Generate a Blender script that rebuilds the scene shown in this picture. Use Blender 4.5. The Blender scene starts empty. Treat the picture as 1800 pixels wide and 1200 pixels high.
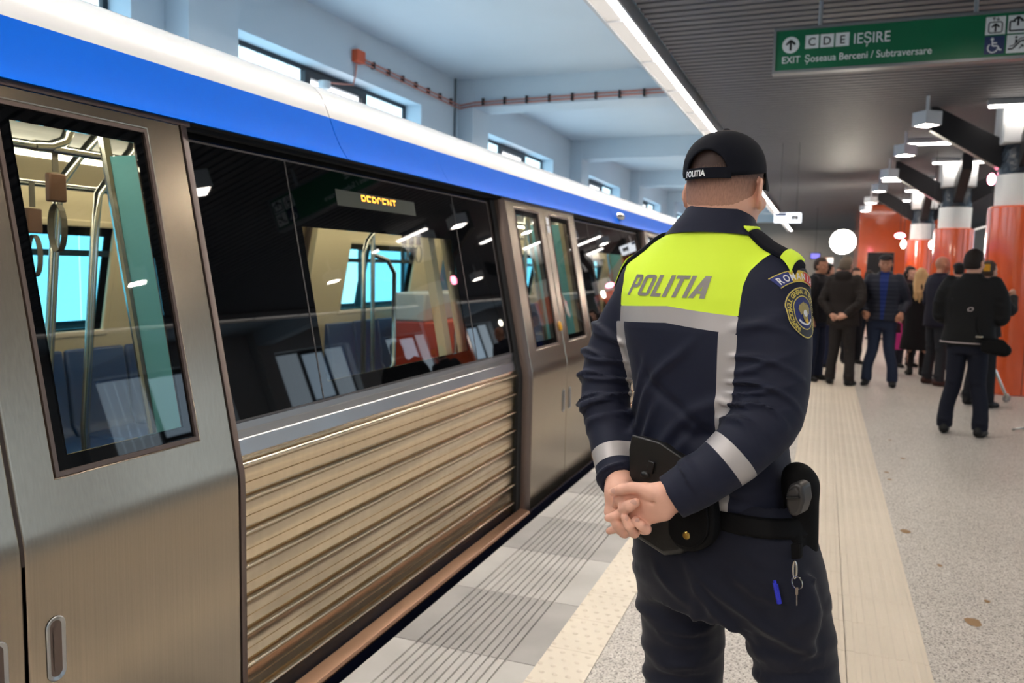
import bpy, math, random
import numpy as np
from mathutils import Vector, Matrix
from mathutils.bvhtree import BVHTree
random.seed(7); np.random.seed(7)
PI = math.pi
SC = bpy.context.scene
COL = SC.collection

# ---------------------------------------------------------------- camera
CAM_F, CAM_YAW, CAM_PITCH, CAM_ROLL, CAM_H = 1411.5, -0.36784, -0.092947, 0.020374, 1.55
def cam_axes():
    f = np.array([math.sin(CAM_YAW)*math.cos(CAM_PITCH), math.cos(CAM_YAW)*math.cos(CAM_PITCH), math.sin(CAM_PITCH)])
    r = np.array([math.cos(CAM_YAW), -math.sin(CAM_YAW), 0.0]); u = np.cross(r, f)
    c, s = math.cos(CAM_ROLL), math.sin(CAM_ROLL)
    return c*r + s*u, -s*r + c*u, f
CR, CU, CF = cam_axes()
cd = bpy.data.cameras.new('camera'); cam = bpy.data.objects.new('camera', cd); COL.objects.link(cam)
cam.matrix_world = Matrix(((CR[0], CU[0], -CF[0], 0), (CR[1], CU[1], -CF[1], 0), (CR[2], CU[2], -CF[2], CAM_H), (0, 0, 0, 1)))
cd.sensor_width = 36.0; cd.lens = CAM_F/1800*36.0; cd.clip_start = 0.05; cd.clip_end = 200
cd.dof.use_dof = True; cd.dof.focus_distance = 1.80; cd.dof.aperture_fstop = 4.5
SC.camera = cam
def W(px, py, Y):
    """world point seen at a photo position, at distance Y along the platform"""
    d = CR*((px-900)/CAM_F) + CU*((600-py)/CAM_F) + CF
    return np.array([0, 0, CAM_H]) + d*(Y/d[1])

# ---------------------------------------------------------------- world, exposure
w = bpy.data.worlds.new('overcast_daylight'); SC.world = w; w.use_nodes = True
w.node_tree.nodes['Background'].inputs[0].default_value = (0.62, 0.83, 1.0, 1)
w.node_tree.nodes['Background'].inputs[1].default_value = 2.2
SC.view_settings.view_transform = 'Standard'
try: SC.view_settings.look = 'None'
except Exception: pass
SC.view_settings.gamma = 1.0; SC.view_settings.use_curve_mapping = False
SC.view_settings.exposure = 1.42
SC.cycles.max_bounces = 7; SC.cycles.diffuse_bounces = 3; SC.cycles.glossy_bounces = 4
SC.cycles.transparent_max_bounces = 14; SC.cycles.transmission_bounces = 4
SC.cycles.sample_clamp_indirect = 4.0; SC.cycles.caustics_reflective = False; SC.cycles.caustics_refractive = False
LED_POWER, WINDOW_POWER, DOWN_POWER, TRAIN_POWER = 31.0, 1.0, 54.0, 10.0

# ---------------------------------------------------------------- materials
def lin(c):
    return tuple((v/255/12.92 if v/255 <= 0.04045 else ((v/255+0.055)/1.055)**2.4) for v in c)
MATS = {}
def M(name, rgb, rough=0.5, metal=0.0, spec=0.5, bump=None, var=None, coat=0.0, emit=0.0, stretch=None, sheen=0.0, rvar=None):
    """rgb in 0-255 sRGB; bump=(scale,strength,distance); var=(scale,amount) light/dark mottling"""
    if name in MATS: return MATS[name]
    m = bpy.data.materials.new(name); m.use_nodes = True; nt = m.node_tree; N = nt.nodes; L = nt.links
    b = N['Principled BSDF']; c = lin(rgb)
    b.inputs['Base Color'].default_value = (*c, 1); b.inputs['Roughness'].default_value = rough
    b.inputs['Metallic'].default_value = metal; b.inputs['Specular IOR Level'].default_value = spec
    if coat: b.inputs['Coat Weight'].default_value = coat; b.inputs['Coat Roughness'].default_value = 0.05
    if sheen: b.inputs['Sheen Weight'].default_value = sheen
    if emit:
        b.inputs['Emission Color'].default_value = (*c, 1); b.inputs['Emission Strength'].default_value = emit
    if bump or var or rvar:
        tc = N.new('ShaderNodeTexCoord'); mp = N.new('ShaderNodeMapping'); L.new(tc.outputs['Object'], mp.inputs[0])
        if stretch: mp.inputs['Scale'].default_value = stretch
        def noise(scale, det=3):
            n = N.new('ShaderNodeTexNoise'); n.inputs['Scale'].default_value = scale; n.inputs['Detail'].default_value = det
            L.new(mp.outputs[0], n.inputs['Vector']); return n
        if bump:
            n = noise(bump[0]); bp = N.new('ShaderNodeBump'); bp.inputs['Strength'].default_value = bump[1]
            bp.inputs['Distance'].default_value = bump[2] if len(bump) > 2 else 0.01
            L.new(n.outputs['Fac'], bp.inputs['Height']); L.new(bp.outputs[0], b.inputs['Normal'])
        if var:
            n = noise(var[0], 4); mx = N.new('ShaderNodeMix'); mx.data_type = 'RGBA'
            lo = tuple(v*(1-var[1]) for v in c); hi = tuple(min(1, v*(1+var[1])) for v in c)
            mx.inputs['A'].default_value = (*lo, 1); mx.inputs['B'].default_value = (*hi, 1)
            rp = N.new('ShaderNodeMapRange'); rp.inputs['From Min'].default_value = 0.3; rp.inputs['From Max'].default_value = 0.7
            L.new(n.outputs['Fac'], rp.inputs[0]); L.new(rp.outputs[0], mx.inputs['Factor']); L.new(mx.outputs['Result'], b.inputs['Base Color'])
        if rvar:
            n = noise(rvar[0], 3); rp = N.new('ShaderNodeMapRange')
            rp.inputs['From Min'].default_value = 0.3; rp.inputs['From Max'].default_value = 0.7
            rp.inputs['To Min'].default_value = rough-rvar[1]; rp.inputs['To Max'].default_value = rough+rvar[1]
            L.new(n.outputs['Fac'], rp.inputs[0]); L.new(rp.outputs[0], b.inputs['Roughness'])
    MATS[name] = m; return m
def E(name, rgb, strength):
    if name in MATS: return MATS[name]
    m = bpy.data.materials.new(name); m.use_nodes = True; nt = m.node_tree
    b = nt.nodes['Principled BSDF']; c = lin(rgb)
    b.inputs['Base Color'].default_value = (0.05, 0.05, 0.05, 1)
    b.inputs['Emission Color'].default_value = (*c, 1); b.inputs['Emission Strength'].default_value = strength
    MATS[name] = m; return m
def glass(name, tint, refl=1.0, rough=0.01):
    """thin pane: see-through with a fresnel reflection"""
    if name in MATS: return MATS[name]
    m = bpy.data.materials.new(name); m.use_nodes = True; nt = m.node_tree; N = nt.nodes; L = nt.links
    for n in list(N): N.remove(n)
    o = N.new('ShaderNodeOutputMaterial'); mx = N.new('ShaderNodeMixShader'); t = N.new('ShaderNodeBsdfTransparent')
    g = N.new('ShaderNodeBsdfGlossy'); f = N.new('ShaderNodeFresnel'); mt = N.new('ShaderNodeMath'); mt.operation = 'MULTIPLY'
    N.remove(f); f = N.new('ShaderNodeLayerWeight'); pw = N.new('ShaderNodeMath'); pw.operation = 'POWER'; pw.inputs[1].default_value = 5.0
    t.inputs[0].default_value = (*tint, 1); g.inputs['Roughness'].default_value = rough; f.inputs['Blend'].default_value = 0.5
    mt.operation = 'MULTIPLY_ADD'; mt.inputs[1].default_value = 0.9*refl; mt.inputs[2].default_value = 0.04*refl
    L.new(f.outputs['Facing'], pw.inputs[0]); L.new(pw.outputs[0], mt.inputs[0]); L.new(mt.outputs[0], mx.inputs[0])
    L.new(t.outputs[0], mx.inputs[1]); L.new(g.outputs[0], mx.inputs[2]); L.new(mx.outputs[0], o.inputs[0])
    MATS[name] = m; return m

# ---------------------------------------------------------------- mesh helpers
class MB:
    def __init__(s): s.v = []; s.f = []
    def add(s, vs, fs):
        o = len(s.v); s.v += [tuple(float(c) for c in p) for p in vs]; s.f += [tuple(o+i for i in f) for f in fs]; return s
    def box(s, x0, x1, y0, y1, z0, z1):
        return s.add([(x0,y0,z0),(x1,y0,z0),(x1,y1,z0),(x0,y1,z0),(x0,y0,z1),(x1,y0,z1),(x1,y1,z1),(x0,y1,z1)],
                     [(0,3,2,1),(4,5,6,7),(0,1,5,4),(1,2,6,5),(2,3,7,6),(3,0,4,7)])
    def prism(s, poly, a0, a1, axis='y'):
        """closed 2D polygon extruded: axis y -> (x,z), axis z -> (x,y), axis x -> (y,z)"""
        n = len(poly)
        def P(p, a): return (p[0], a, p[1]) if axis == 'y' else ((p[0], p[1], a) if axis == 'z' else (a, p[0], p[1]))
        vs = [P(p, a0) for p in poly] + [P(p, a1) for p in poly]
        fs = [(i, (i+1) % n, n+(i+1) % n, n+i) for i in range(n)]
        fs += [tuple(range(n-1, -1, -1)), tuple(range(n, 2*n))]
        return s.add(vs, fs)
    def strip(s, prof, thick_prof, a0, a1):
        """band between two open (x,z) profiles with equal counts, extruded along y (quads only)"""
        n = len(prof); vs = []
        for a in (a0, a1):
            vs += [(p[0], a, p[1]) for p in prof] + [(p[0], a, p[1]) for p in thick_prof]
        fs = []
        o = 2*n
        for i in range(n-1):
            fs += [(i, i+1, o+i+1, o+i), (n+i, o+n+i, o+n+i+1, n+i+1), (i, n+i, n+i+1, i+1), (o+i, o+i+1, o+n+i+1, o+n+i)]
        fs += [(0, o, o+n, n), (n-1, 2*n-1, o+2*n-1, o+n-1)]
        return s.add(vs, fs)
    def tube(s, pts, r, n=10, cap=True):
        pts = [np.array(p, float) for p in pts]; rs = r if hasattr(r, '__len__') else [r]*len(pts)
        rings = []; prev = None
        for i, p in enumerate(pts):
            t = (pts[min(i+1, len(pts)-1)] - pts[max(i-1, 0)]); t = t/(np.linalg.norm(t)+1e-9)
            if prev is None:
                a = np.array([0, 0, 1.0]) if abs(t[2]) < 0.9 else np.array([1.0, 0, 0]); u = np.cross(a, t)
            else: u = prev - t*np.dot(prev, t)
            u = u/(np.linalg.norm(u)+1e-9); prev = u; v = np.cross(t, u)
            rings.append([p + rs[i]*(math.cos(2*PI*k/n)*u + math.sin(2*PI*k/n)*v) for k in range(n)])
        vs = [q for R in rings for q in R]; fs = []
        for i in range(len(rings)-1):
            for k in range(n):
                fs.append((i*n+k, i*n+(k+1) % n, (i+1)*n+(k+1) % n, (i+1)*n+k))
        if cap: fs += [tuple(range(n-1, -1, -1)), tuple((len(rings)-1)*n+k for k in range(n))]
        return s.add(vs, fs)
    def ring(s, c, axis, R, r, n=24, m=8):
        c = np.array(c, float); a = np.array(axis, float); a /= np.linalg.norm(a)
        u = np.cross(a, [0, 0, 1.0] if abs(a[2]) < .9 else [1.0, 0, 0]); u /= np.linalg.norm(u); v = np.cross(a, u)
        vs = []; fs = []
        for i in range(n):
            d = math.cos(2*PI*i/n)*u + math.sin(2*PI*i/n)*v
            for k in range(m): vs.append(c + d*(R + r*math.cos(2*PI*k/m)) + a*r*math.sin(2*PI*k/m))
        for i in range(n):
            for k in range(m): fs.append((i*m+k, ((i+1) % n)*m+k, ((i+1) % n)*m+(k+1) % m, i*m+(k+1) % m))
        return s.add(vs, fs)
    def lathe(s, prof, c=(0, 0), n=32, cap=True):
        vs = []; fs = []
        for r, z in prof: vs += [(c[0]+r*math.cos(2*PI*k/n), c[1]+r*math.sin(2*PI*k/n), z) for k in range(n)]
        for i in range(len(prof)-1):
            for k in range(n): fs.append((i*n+k, i*n+(k+1) % n, (i+1)*n+(k+1) % n, (i+1)*n+k))
        if cap: fs += [tuple(range(n-1, -1, -1)), tuple((len(prof)-1)*n+k for k in range(n))]
        return s.add(vs, fs)
    def ball(s, c, r, n=12, m=8):
        rx, ry, rz = r if hasattr(r, '__len__') else (r, r, r); vs = []; fs = []
        for i in range(m+1):
            th = PI*i/m
            for k in range(n): vs.append((c[0]+rx*math.sin(th)*math.cos(2*PI*k/n), c[1]+ry*math.sin(th)*math.sin(2*PI*k/n), c[2]-rz*math.cos(th)))
        for i in range(m):
            for k in range(n): fs.append((i*n+k, i*n+(k+1) % n, (i+1)*n+(k+1) % n, (i+1)*n+k))
        return s.add(vs, fs)
ORIGIN = {}
def obj(name, mb, mat, parent=None, angle=35, bevel=0.0, seg=2):
    me = bpy.data.meshes.new(name)
    off = ORIGIN.get(parent.name, np.zeros(3)) if parent else np.zeros(3)
    vs = np.array(mb.v, float).reshape(-1, 3) - off if len(mb.v) else np.zeros((0, 3))
    me.from_pydata([tuple(p) for p in vs], [], mb.f); me.validate(); me.update()
    mats = mat if isinstance(mat, (list, tuple)) else [mat]
    for m in mats: me.materials.append(m)
    o = bpy.data.objects.new(name, me); COL.objects.link(o)
    if parent: o.parent = parent; ORIGIN[o.name] = off
    if me.polygons:
        me.shade_smooth(); me.set_sharp_from_angle(angle=math.radians(angle))
    if bevel:
        bv = o.modifiers.new('bevel', 'BEVEL'); bv.width = bevel; bv.segments = seg; bv.limit_method = 'ANGLE'; bv.angle_limit = math.radians(40)
        bv.harden_normals = False
    return o
def thing(name, label, cat, loc=(0, 0, 0), group=None, rotz=0):
    o = bpy.data.objects.new(name, None); COL.objects.link(o); o.location = loc; o.rotation_euler = (0, 0, rotz)
    o.empty_display_size = 0.1
    o['label'] = label; o['category'] = cat
    if group: o['group'] = group
    ORIGIN[o.name] = np.array(loc, float) if not rotz else np.zeros(3)
    return o
def local_thing(name, label, cat, loc, group=None, rotz=0):
    o = thing(name, label, cat, loc, group, rotz); ORIGIN[o.name] = np.zeros(3); return o
def tag(o, label, cat, group=None):
    o['label'] = label; o['category'] = cat
    if group: o['group'] = group
    return o
def struct(name, mb, mat, parent=None, **k):
    o = obj(name, mb, mat, parent, **k)
    o['kind'] = 'structure'
    return o
def dup(root, loc, label=None, rotz=None, group=None):
    r = root.copy(); COL.objects.link(r); r.location = loc
    if rotz is not None: r.rotation_euler = (0, 0, rotz)
    if label: r['label'] = label
    if group: r['group'] = group
    for ch in list(root.children):
        c = ch.copy(); COL.objects.link(c); c.parent = r
        for g in ch.children:
            d = g.copy(); COL.objects.link(d); d.parent = c
    return r
def text_mb(txt, size, sx=1.0, shear=0.0, depth=0.0, bold=0.0, align='LEFT'):
    """letter shapes in the x,y plane, as a mesh"""
    cu = bpy.data.curves.new('lettering', 'FONT'); cu.body = txt; cu.size = size; cu.shear = shear; cu.extrude = depth; cu.offset = bold
    cu.align_x = align; cu.resolution_u = 4
    o = bpy.data.objects.new('lettering', cu); COL.objects.link(o)
    dg = bpy.context.evaluated_depsgraph_get(); me = o.evaluated_get(dg).to_mesh()
    vs = [(v.co.x*sx, v.co.y, v.co.z) for v in me.vertices]; fs = [tuple(p.vertices) for p in me.polygons]
    o.evaluated_get(dg).to_mesh_clear(); bpy.data.objects.remove(o); bpy.data.curves.remove(cu)
    m = MB(); m.add(vs, fs); return m
def placed(mb, fn):
    o = MB(); o.v = [tuple(fn(p)) for p in mb.v]; o.f = list(mb.f); return o

# ================================================================ STATION SHELL
WALL_X, PL0, PL1, AX = -5.2, -1.6, 6.3, 2.35      # left wall, platform edges, pillar axis (the hall is symmetric about it)
Y0, Y1 = -12.0, 46.0
paint = M('pale_blue_paint', (206, 220, 230), 0.75, bump=(60, 0.05, 0.002), var=(0.7, 0.03))
paint2 = M('white_paint', (206, 203, 200), 0.7, var=(0.8, 0.04))
slat_m = M('grey_metal_slats', (104, 104, 107), 0.6, 0.0, 0.3)
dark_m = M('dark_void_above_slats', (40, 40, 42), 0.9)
conc = M('track_concrete', (60, 60, 62), 0.9, var=(3, 0.2))
steel_dark = M('black_steel', (30, 30, 33), 0.4, 0.3)
alu = M('aluminium_profile', (190, 192, 195), 0.35, 0.7)
orange = M('orange_enamel_cladding', (226, 94, 46), 0.16, 0.0, 0.6, coat=0.5, var=(6, 0.03))
gap_m = M('dark_joint', (38, 30, 26), 0.8)

def terrazzo():
    m = bpy.data.materials.new('speckled_terrazzo'); m.use_nodes = True; nt = m.node_tree; N = nt.nodes; L = nt.links
    b = N['Principled BSDF']; tc = N.new('ShaderNodeTexCoord')
    v1 = N.new('ShaderNodeTexVoronoi'); v1.inputs['Scale'].default_value = 170
    n1 = N.new('ShaderNodeTexNoise'); n1.inputs['Scale'].default_value = 0.9; n1.inputs['Detail'].default_value = 5
    for n in (v1, n1): L.new(tc.outputs['Object'], n.inputs['Vector'])
    bw = N.new('ShaderNodeRGBToBW'); L.new(v1.outputs['Color'], bw.inputs[0])
    r = N.new('ShaderNodeValToRGB'); e = r.color_ramp.elements
    e[0].position = 0.16; e[0].color = (*lin((112, 104, 98)), 1)
    e[1].position = 0.34; e[1].color = (*lin((186, 178, 170)), 1)
    x = e.new(0.66); x.color = (*lin((204, 197, 189)), 1)
    x = e.new(0.85); x.color = (*lin((222, 217, 210)), 1)
    L.new(bw.outputs[0], r.inputs[0])
    mx = N.new('ShaderNodeMix'); mx.data_type = 'RGBA'; mx.blend_type = 'MULTIPLY'; mx.inputs['Factor'].default_value = 1
    r2 = N.new('ShaderNodeMapRange'); r2.inputs['From Min'].default_value = 0.3; r2.inputs['From Max'].default_value = 0.7
    r2.inputs['To Min'].default_value = 0.86; r2.inputs['To Max'].default_value = 1.0
    L.new(n1.outputs['Fac'], r2.inputs[0]); L.new(r.outputs[0], mx.inputs['A']); L.new(r2.outputs[0], mx.inputs['B'])
    L.new(mx.outputs['Result'], b.inputs['Base Color'])
    b.inputs['Roughness'].default_value = 0.42
    return m
terr = terrazzo()
slab_m = M('grey_edge_slab', (194, 191, 187), 0.55, var=(2.2, 0.14), bump=(220, 0.15, 0.002))
slab_d = M('grey_edge_slab_worn', (172, 169, 166), 0.55, var=(2.6, 0.14), bump=(220, 0.15, 0.002))
cream = M('cream_tactile_tile', (232, 221, 204), 0.5, var=(2.0, 0.05))
cream2 = M('cream_guide_tile', (214, 201, 183), 0.45, var=(1.5, 0.05))

# platform floor: terrazzo field in pieces round the inlaid strips
mb = MB()
for a, b in ((-0.76, -0.15), (0.475, 5.46)): mb.box(a, b, Y0, Y1, -0.12, 0.0)
struct('floor', mb, terr)
mb = MB(); mb.box(PL0, PL1, Y0, Y1, -1.2, -0.121); struct('floor_base', mb, conc)
mb = MB(); mb.box(WALL_X-0.4, PL0, Y0, Y1, -1.3, -1.2).box(PL1, 2*AX-WALL_X+0.4, Y0, Y1, -1.3, -1.2); struct('floor_track_bed', mb, conc)

# edge slabs: 0.6 m slabs with real grooves
def edge_slabs(name, flip, wear, m):
    mb = MB()
    n0 = -8
    for i in range(n0, 74):
        if (i % 2 == 0) != wear: continue
        y = 2.864 + 0.6*i - 0.018
        if y < Y0 or y > Y1-1: continue
        xs = [PL0]; g = 0.0055 if i < 5 else 0.005; prof = [(PL0, -0.119), (PL0, -0.004), (PL0+0.004, 0.0)]
        k = 12
        for j in range(k):
            x = -1.488 + j*(0.393/(k-1))
            prof += [(x-g, 0.0), (x-g+0.001, -0.008), (x+g-0.001, -0.008), (x+g, 0.0)]
        prof += [(-0.972, 0.0), (-0.972, -0.119)]
        if flip: prof = [(2*AX-p[0], p[1]) for p in prof][::-1]
        bot = [(p[0], -0.119) for p in prof]
        mb.strip(prof, bot, y+0.0025, y+0.6-0.0025)
    return struct(name, mb, m)
edge_slabs('floor_edge_slab', False, False, slab_m); edge_slabs('floor_edge_slab_worn', False, True, slab_d)
edge_slabs('floor_edge_slab_far', True, False, slab_m); edge_slabs('floor_edge_slab_far_worn', True, True, slab_d)
# studded warning strip
def studs(x0, x1, name):
    mb = MB(); L = 0.3
    y = -1.0
    rnd = random.Random(3)
    for i in range(int((Y1-1-Y0)/L)):
        ya = Y0 + i*L + 0.02
        mb.box(x0+0.0015, x1-0.0015, ya+0.0015, ya+L-0.0015, -0.12, 0.003)
        if not (1.0 < ya < 20): continue
        rows = 5; cols = 4
        for r in range(rows):
            for c in range(cols):
                cx = x0 + (x1-x0)*(c+0.5+(0.25 if r % 2 else -0.25))/cols; cy = ya + L*(r+0.5)/rows
                ring = [(cx+0.013*math.cos(k*PI/4), cy+0.013*math.sin(k*PI/4), 0.003) for k in range(8)]
                top = [(cx+0.008*math.cos(k*PI/4), cy+0.008*math.sin(k*PI/4), 0.0075) for k in range(8)]
                mb.add(ring+top+[(cx, cy, 0.0085)], [(k, (k+1) % 8, 8+(k+1) % 8, 8+k) for k in range(8)] + [(8+k, 8+(k+1) % 8, 16) for k in range(8)])
    return struct(name, mb, cream, angle=60)
studs(-0.972, -0.76, 'floor_warning_strip'); studs(2*AX+0.76, 2*AX+0.972, 'floor_warning_strip_far')
# ribbed guide strip
mb = MB(); L = 0.3083
for i in range(int((Y1-Y0-1)/L)):
    ya = 3.474 + (i-48)*L
    if ya < Y0: continue
    for h in (0, 1):
        x0 = -0.15 + h*0.3125; prof = []
        for j in range(6):
            xa = x0 + 0.002 + j*0.0515
            prof += [(xa, 0.0005), (xa+0.006, 0.004), (xa+0.030, 0.004), (xa+0.036, 0.0005)]
        prof = [(x0+0.001, -0.12)] + prof + [(x0+0.3115, 0.0005), (x0+0.3115, -0.12)]
        mb.strip(prof, [(p[0], -0.12) for p in prof], ya+0.0015, ya+L-0.0015)
struct('floor_guide_strip', mb, cream2, angle=20)
# a few fallen leaves / stains on the terrazzo
leaf_m = M('dry_leaf', (150, 118, 84), 0.8)
for k, (px, py, s) in enumerate(((1591, 934, .020), (1558, 830, .014), (1564, 843, .012), (1711, 1093, .024), (1652, 994, .010), (1587, 806, .013), (1735, 1057, .010), (1564, 773, .011))):
    d = CR*((px-900)/CAM_F) + CU*((600-py)/CAM_F) + CF; p = d*(-CAM_H/d[2])
    mb = MB(); n = 9; rr = random.Random(k)
    a0 = rr.random()*3
    rim = [(p[0]+s*1.5*math.cos(2*PI*i/n+a0)*(0.8+0.3*rr.random()), p[1]+s*2.2*math.sin(2*PI*i/n+a0)*(0.8+0.3*rr.random()), 0.001+0.002*rr.random()) for i in range(n)]
    mb.add(rim+[(p[0], p[1], 0.004)], [(i, (i+1) % n, n) for i in range(n)])
    desc = ['largest dry brown leaf on the terrazzo right of the officer', 'small dry leaf on the terrazzo beside the guide strip, farther of a close pair', 'small dry leaf on the terrazzo beside the guide strip, nearer of a close pair',
            'dry brown leaf on the terrazzo nearest the camera', 'tiny dry leaf scrap on the terrazzo behind the largest leaf', 'small leaf scrap on terrazzo in line with the capped pistol holster', 'tiny dry leaf scrap just beyond the nearest leaf', 'tiny leaf scrap on terrazzo farthest up the platform'][k]
    tag(obj('dry_leaf', mb, leaf_m), desc, 'leaf', 'dry leaves on the floor')

# ---- walls with window openings, columns and beams (left side; the right side is its mirror image)
S = 5.7; YC0 = 11.05
ugl = E('backlit_channel_glass', (184, 226, 248), WINDOW_POWER)
clearpane = E('bright_sky_pane', (240, 248, 255), WINDOW_POWER*1.15)
frame_m = M('dark_window_frame', (34, 40, 46), 0.4)
WZ0, WZ1, CEIL = 1.0, 3.70, 4.27
def X_(x, side): return x if side == 'left' else 2*AX-x
def bx(mb, side, x0, x1, y0, y1, z0, z1):
    a, b = sorted((X_(x0, side), X_(x1, side))); mb.box(a, b, y0, y1, z0, z1)
WIN_N = 0
def build_side(side):
    global WIN_N
    wall = MB(); colm = MB()
    yy = [YC0 + S*k for k in range(-5, 7)]
    prev = Y0
    for yc in yy:
        if yc+0.7 > Y1-4: continue
        bx(colm, side, WALL_X, WALL_X+0.25, max(yc, Y0), yc+0.6, -1.2, CEIL)
        a, b = yc+0.72, yc+(4.55 if yc > 1 or yc < -3 else 5.35)
        if b < Y0+0.5: continue
        a = max(a, Y0+0.2)
        bx(wall, side, WALL_X-0.4, WALL_X, prev, a, -1.2, CEIL)
        bx(wall, side, WALL_X-0.4, WALL_X, a, b, -1.2, WZ0)
        bx(wall, side, WALL_X-0.4, WALL_X, a, b, WZ1, CEIL)
        prev = b
        # glazing
        WIN_N += 1
        fr = MB(); xf = WALL_X-0.30
        bx(fr, side, xf, xf+0.06, a, b, WZ1-0.05, WZ1); bx(fr, side, xf, xf+0.06, a, b, WZ0, WZ0+0.06)
        m0, m1 = a+0.42*(b-a), a+0.70*(b-a)
        for q in (a, b-0.05): bx(fr, side, xf, xf+0.06, q, q+0.05, WZ0+0.06, WZ1-0.05)
        for q in (m0-0.1, m1): bx(fr, side, xf-0.01, xf+0.09, q, q+0.1, WZ0+0.06, WZ1-0.05)
        bx(fr, side, xf-0.01, xf+0.09, m0, m1, WZ1-0.12, WZ1-0.05); bx(fr, side, xf-0.01, xf+0.09, m0, m1, 2.1, 2.22)
        f = struct('window_%d' % WIN_N, fr, frame_m)
        g = MB(); rr = random.Random(WIN_N)
        for (p0, p1) in ((a+0.05, m0-0.1), (m1+0.1, b-0.05)):
            n = max(1, int(round((p1-p0)/0.26))); wv = (p1-p0)/n
            for i in range(n):
                q0, q1 = p0+i*wv+0.004, p0+(i+1)*wv-0.004
                poly = [(q0, -0.0), (q0+0.02, 0.022), (q1-0.02, 0.022), (q1, 0.0), (q1-0.012, -0.012), (q0+0.012, -0.012)]
                pts = [(X_(xf+0.02+p[1], side), p[0]) for p in poly]
                g.prism(pts, WZ0+0.06, WZ1-0.05, 'z')
        struct('channel_glass', g, ugl if side == 'left' else E('far_channel_glass', (190, 208, 222), WINDOW_POWER*.95), f)
        g = MB(); bx(g, side, xf+0.02, xf+0.03, m0, m1, WZ0+0.06, 2.1); bx(g, side, xf+0.02, xf+0.03, m0, m1, 2.22, WZ1-0.12)
        struct('clear_pane', g, clearpane if side == 'left' else E('far_sky_pane', (190, 215, 236), WINDOW_POWER*1.1), f)
    bx(wall, side, WALL_X-0.4, WALL_X, prev, Y1, -1.2, CEIL)
    pm = paint if side == 'left' else paint2; struct('wall_'+side, wall, pm); struct('wall_%s_columns' % side, colm, pm)
    beam = MB()
    for yc in yy:
        if Y0 < yc < Y1-1: bx(beam, side, WALL_X, PL0-0.02, yc+0.02, yc+0.58, 3.87, CEIL)
    struct('ceiling_beams_'+side, beam, paint)
build_side('left'); build_side('right')
mb = MB(); mb.box(WALL_X-0.4, 2*AX-WALL_X+0.4, Y0, Y1, CEIL, CEIL+0.15); struct('ceiling', mb, paint)
mb = MB(); mb.box(WALL_X-0.4, 2*AX-WALL_X+0.4, Y1, Y1+0.3, -1.3, CEIL+0.15); struct('wall_end', mb, M('grey_end_wall', (164, 152, 141), 0.6))
mb = MB(); mb.box(WALL_X-0.4, 2*AX-WALL_X+0.4, Y0-0.3, Y0, -1.3, CEIL+0.15); struct('wall_back', mb, paint2)

# ---- slatted metal ceiling over the platform
mb = MB(); p = 0.15; y = Y0+0.1
while y < Y1-0.2:
    poly = [(y, 3.80), (y+0.098, 3.80), (y+0.098, 3.90), (y+0.09, 3.90), (y+0.09, 3.808), (y+0.008, 3.808), (y+0.008, 3.90), (y, 3.90)]
    mb.prism([(q[0], q[1]) for q in poly], PL0-0.02, 2*AX-PL0+0.02, 'x'); y += p
struct('ceiling_slats', mb, slat_m)
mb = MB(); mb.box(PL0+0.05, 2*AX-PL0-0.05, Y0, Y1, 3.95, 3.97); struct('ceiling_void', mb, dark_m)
mb = MB()
for sx in (PL0-0.03, 2*AX-PL0+0.03): mb.box(sx-0.012, sx+0.012, Y0, Y1, 3.86, 3.98)
struct('trim_1', mb, alu)

# ---- pillars: orange drum, white collar, wrapped neck and four raking arms
wrap = M('black_plastic_wrap', (26, 34, 46), 0.25, bump=(14, 0.8, 0.03))
collar_m = M('white_column_collar', (225, 226, 226), 0.55)
def pillar(y, label):
    t = local_thing('column', label, 'column', (AX, y, 0), 'orange clad columns along the platform')
    r = 0.36
    m = MB().lathe([(r-0.01, 0.0), (r-0.01, 0.02), (r, 0.02), (r, 1.262), (r-0.008, 1.262), (r-0.008, 1.270), (r, 1.270), (r, 2.45), (r-0.02, 2.47)], n=48)
    d = obj('cladding', m, orange, t, angle=30)
    m = MB()
    for k in range(4):
        a = -PI/2+0.35+k*PI/2; c, s_ = math.cos(a), math.sin(a)
        m.box(-0.003, 0.003, -0.002, 0.002, 0.02, 2.45); n = len(m.v)
        for i in range(n-8, n):
            q = m.v[i]; m.v[i] = (c*(r+0.0005)+q[0], s_*(r+0.0005)+q[1], q[2])
    obj('cladding_joint', m, gap_m, d)
    obj('collar', MB().lathe([(0.29, 2.465), (0.29, 2.88)], n=40), collar_m, t)
    obj('wrapped_neck', MB().lathe([(0.265, 2.88), (0.28, 2.95), (0.27, 3.05), (0.285, 3.15), (0.27, 3.26)], n=28), wrap, t, angle=60)
    obj('column_head', MB().box(-0.3, 0.3, -0.3, 0.3, 3.26, 3.94), collar_m, t, bevel=0.02)
    for k in range(4):
        a = k*PI/2
        poly = [(0.22, 2.93), (0.22, 3.32), (1.12, 3.84), (1.12, 3.5)]
        m = MB().prism([(q[0], q[1]) for q in poly], -0.09, 0.09, 'y')
        c, s_ = math.cos(a), math.sin(a); m.v = [(c*q[0]-s_*q[1], s_*q[0]+c*q[1], q[2]) for q in m.v]
        arm = obj('raking_arm', m, steel_dark, t, bevel=0.008)
    return t
pl = pillar(12.4, 'orange clad column nearest the camera beside the man with the shoulder bag')
pnames = ['second orange clad column from the camera, behind the bald man', 'third orange clad column from the camera, beside the pink lamp', 'fourth orange clad column from the camera, mostly hidden by others', 'farthest orange clad column at the end of the row']
for k in range(2): dup(pl, (AX, 12.4+S*(k+1), 0), pnames[k])

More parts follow.
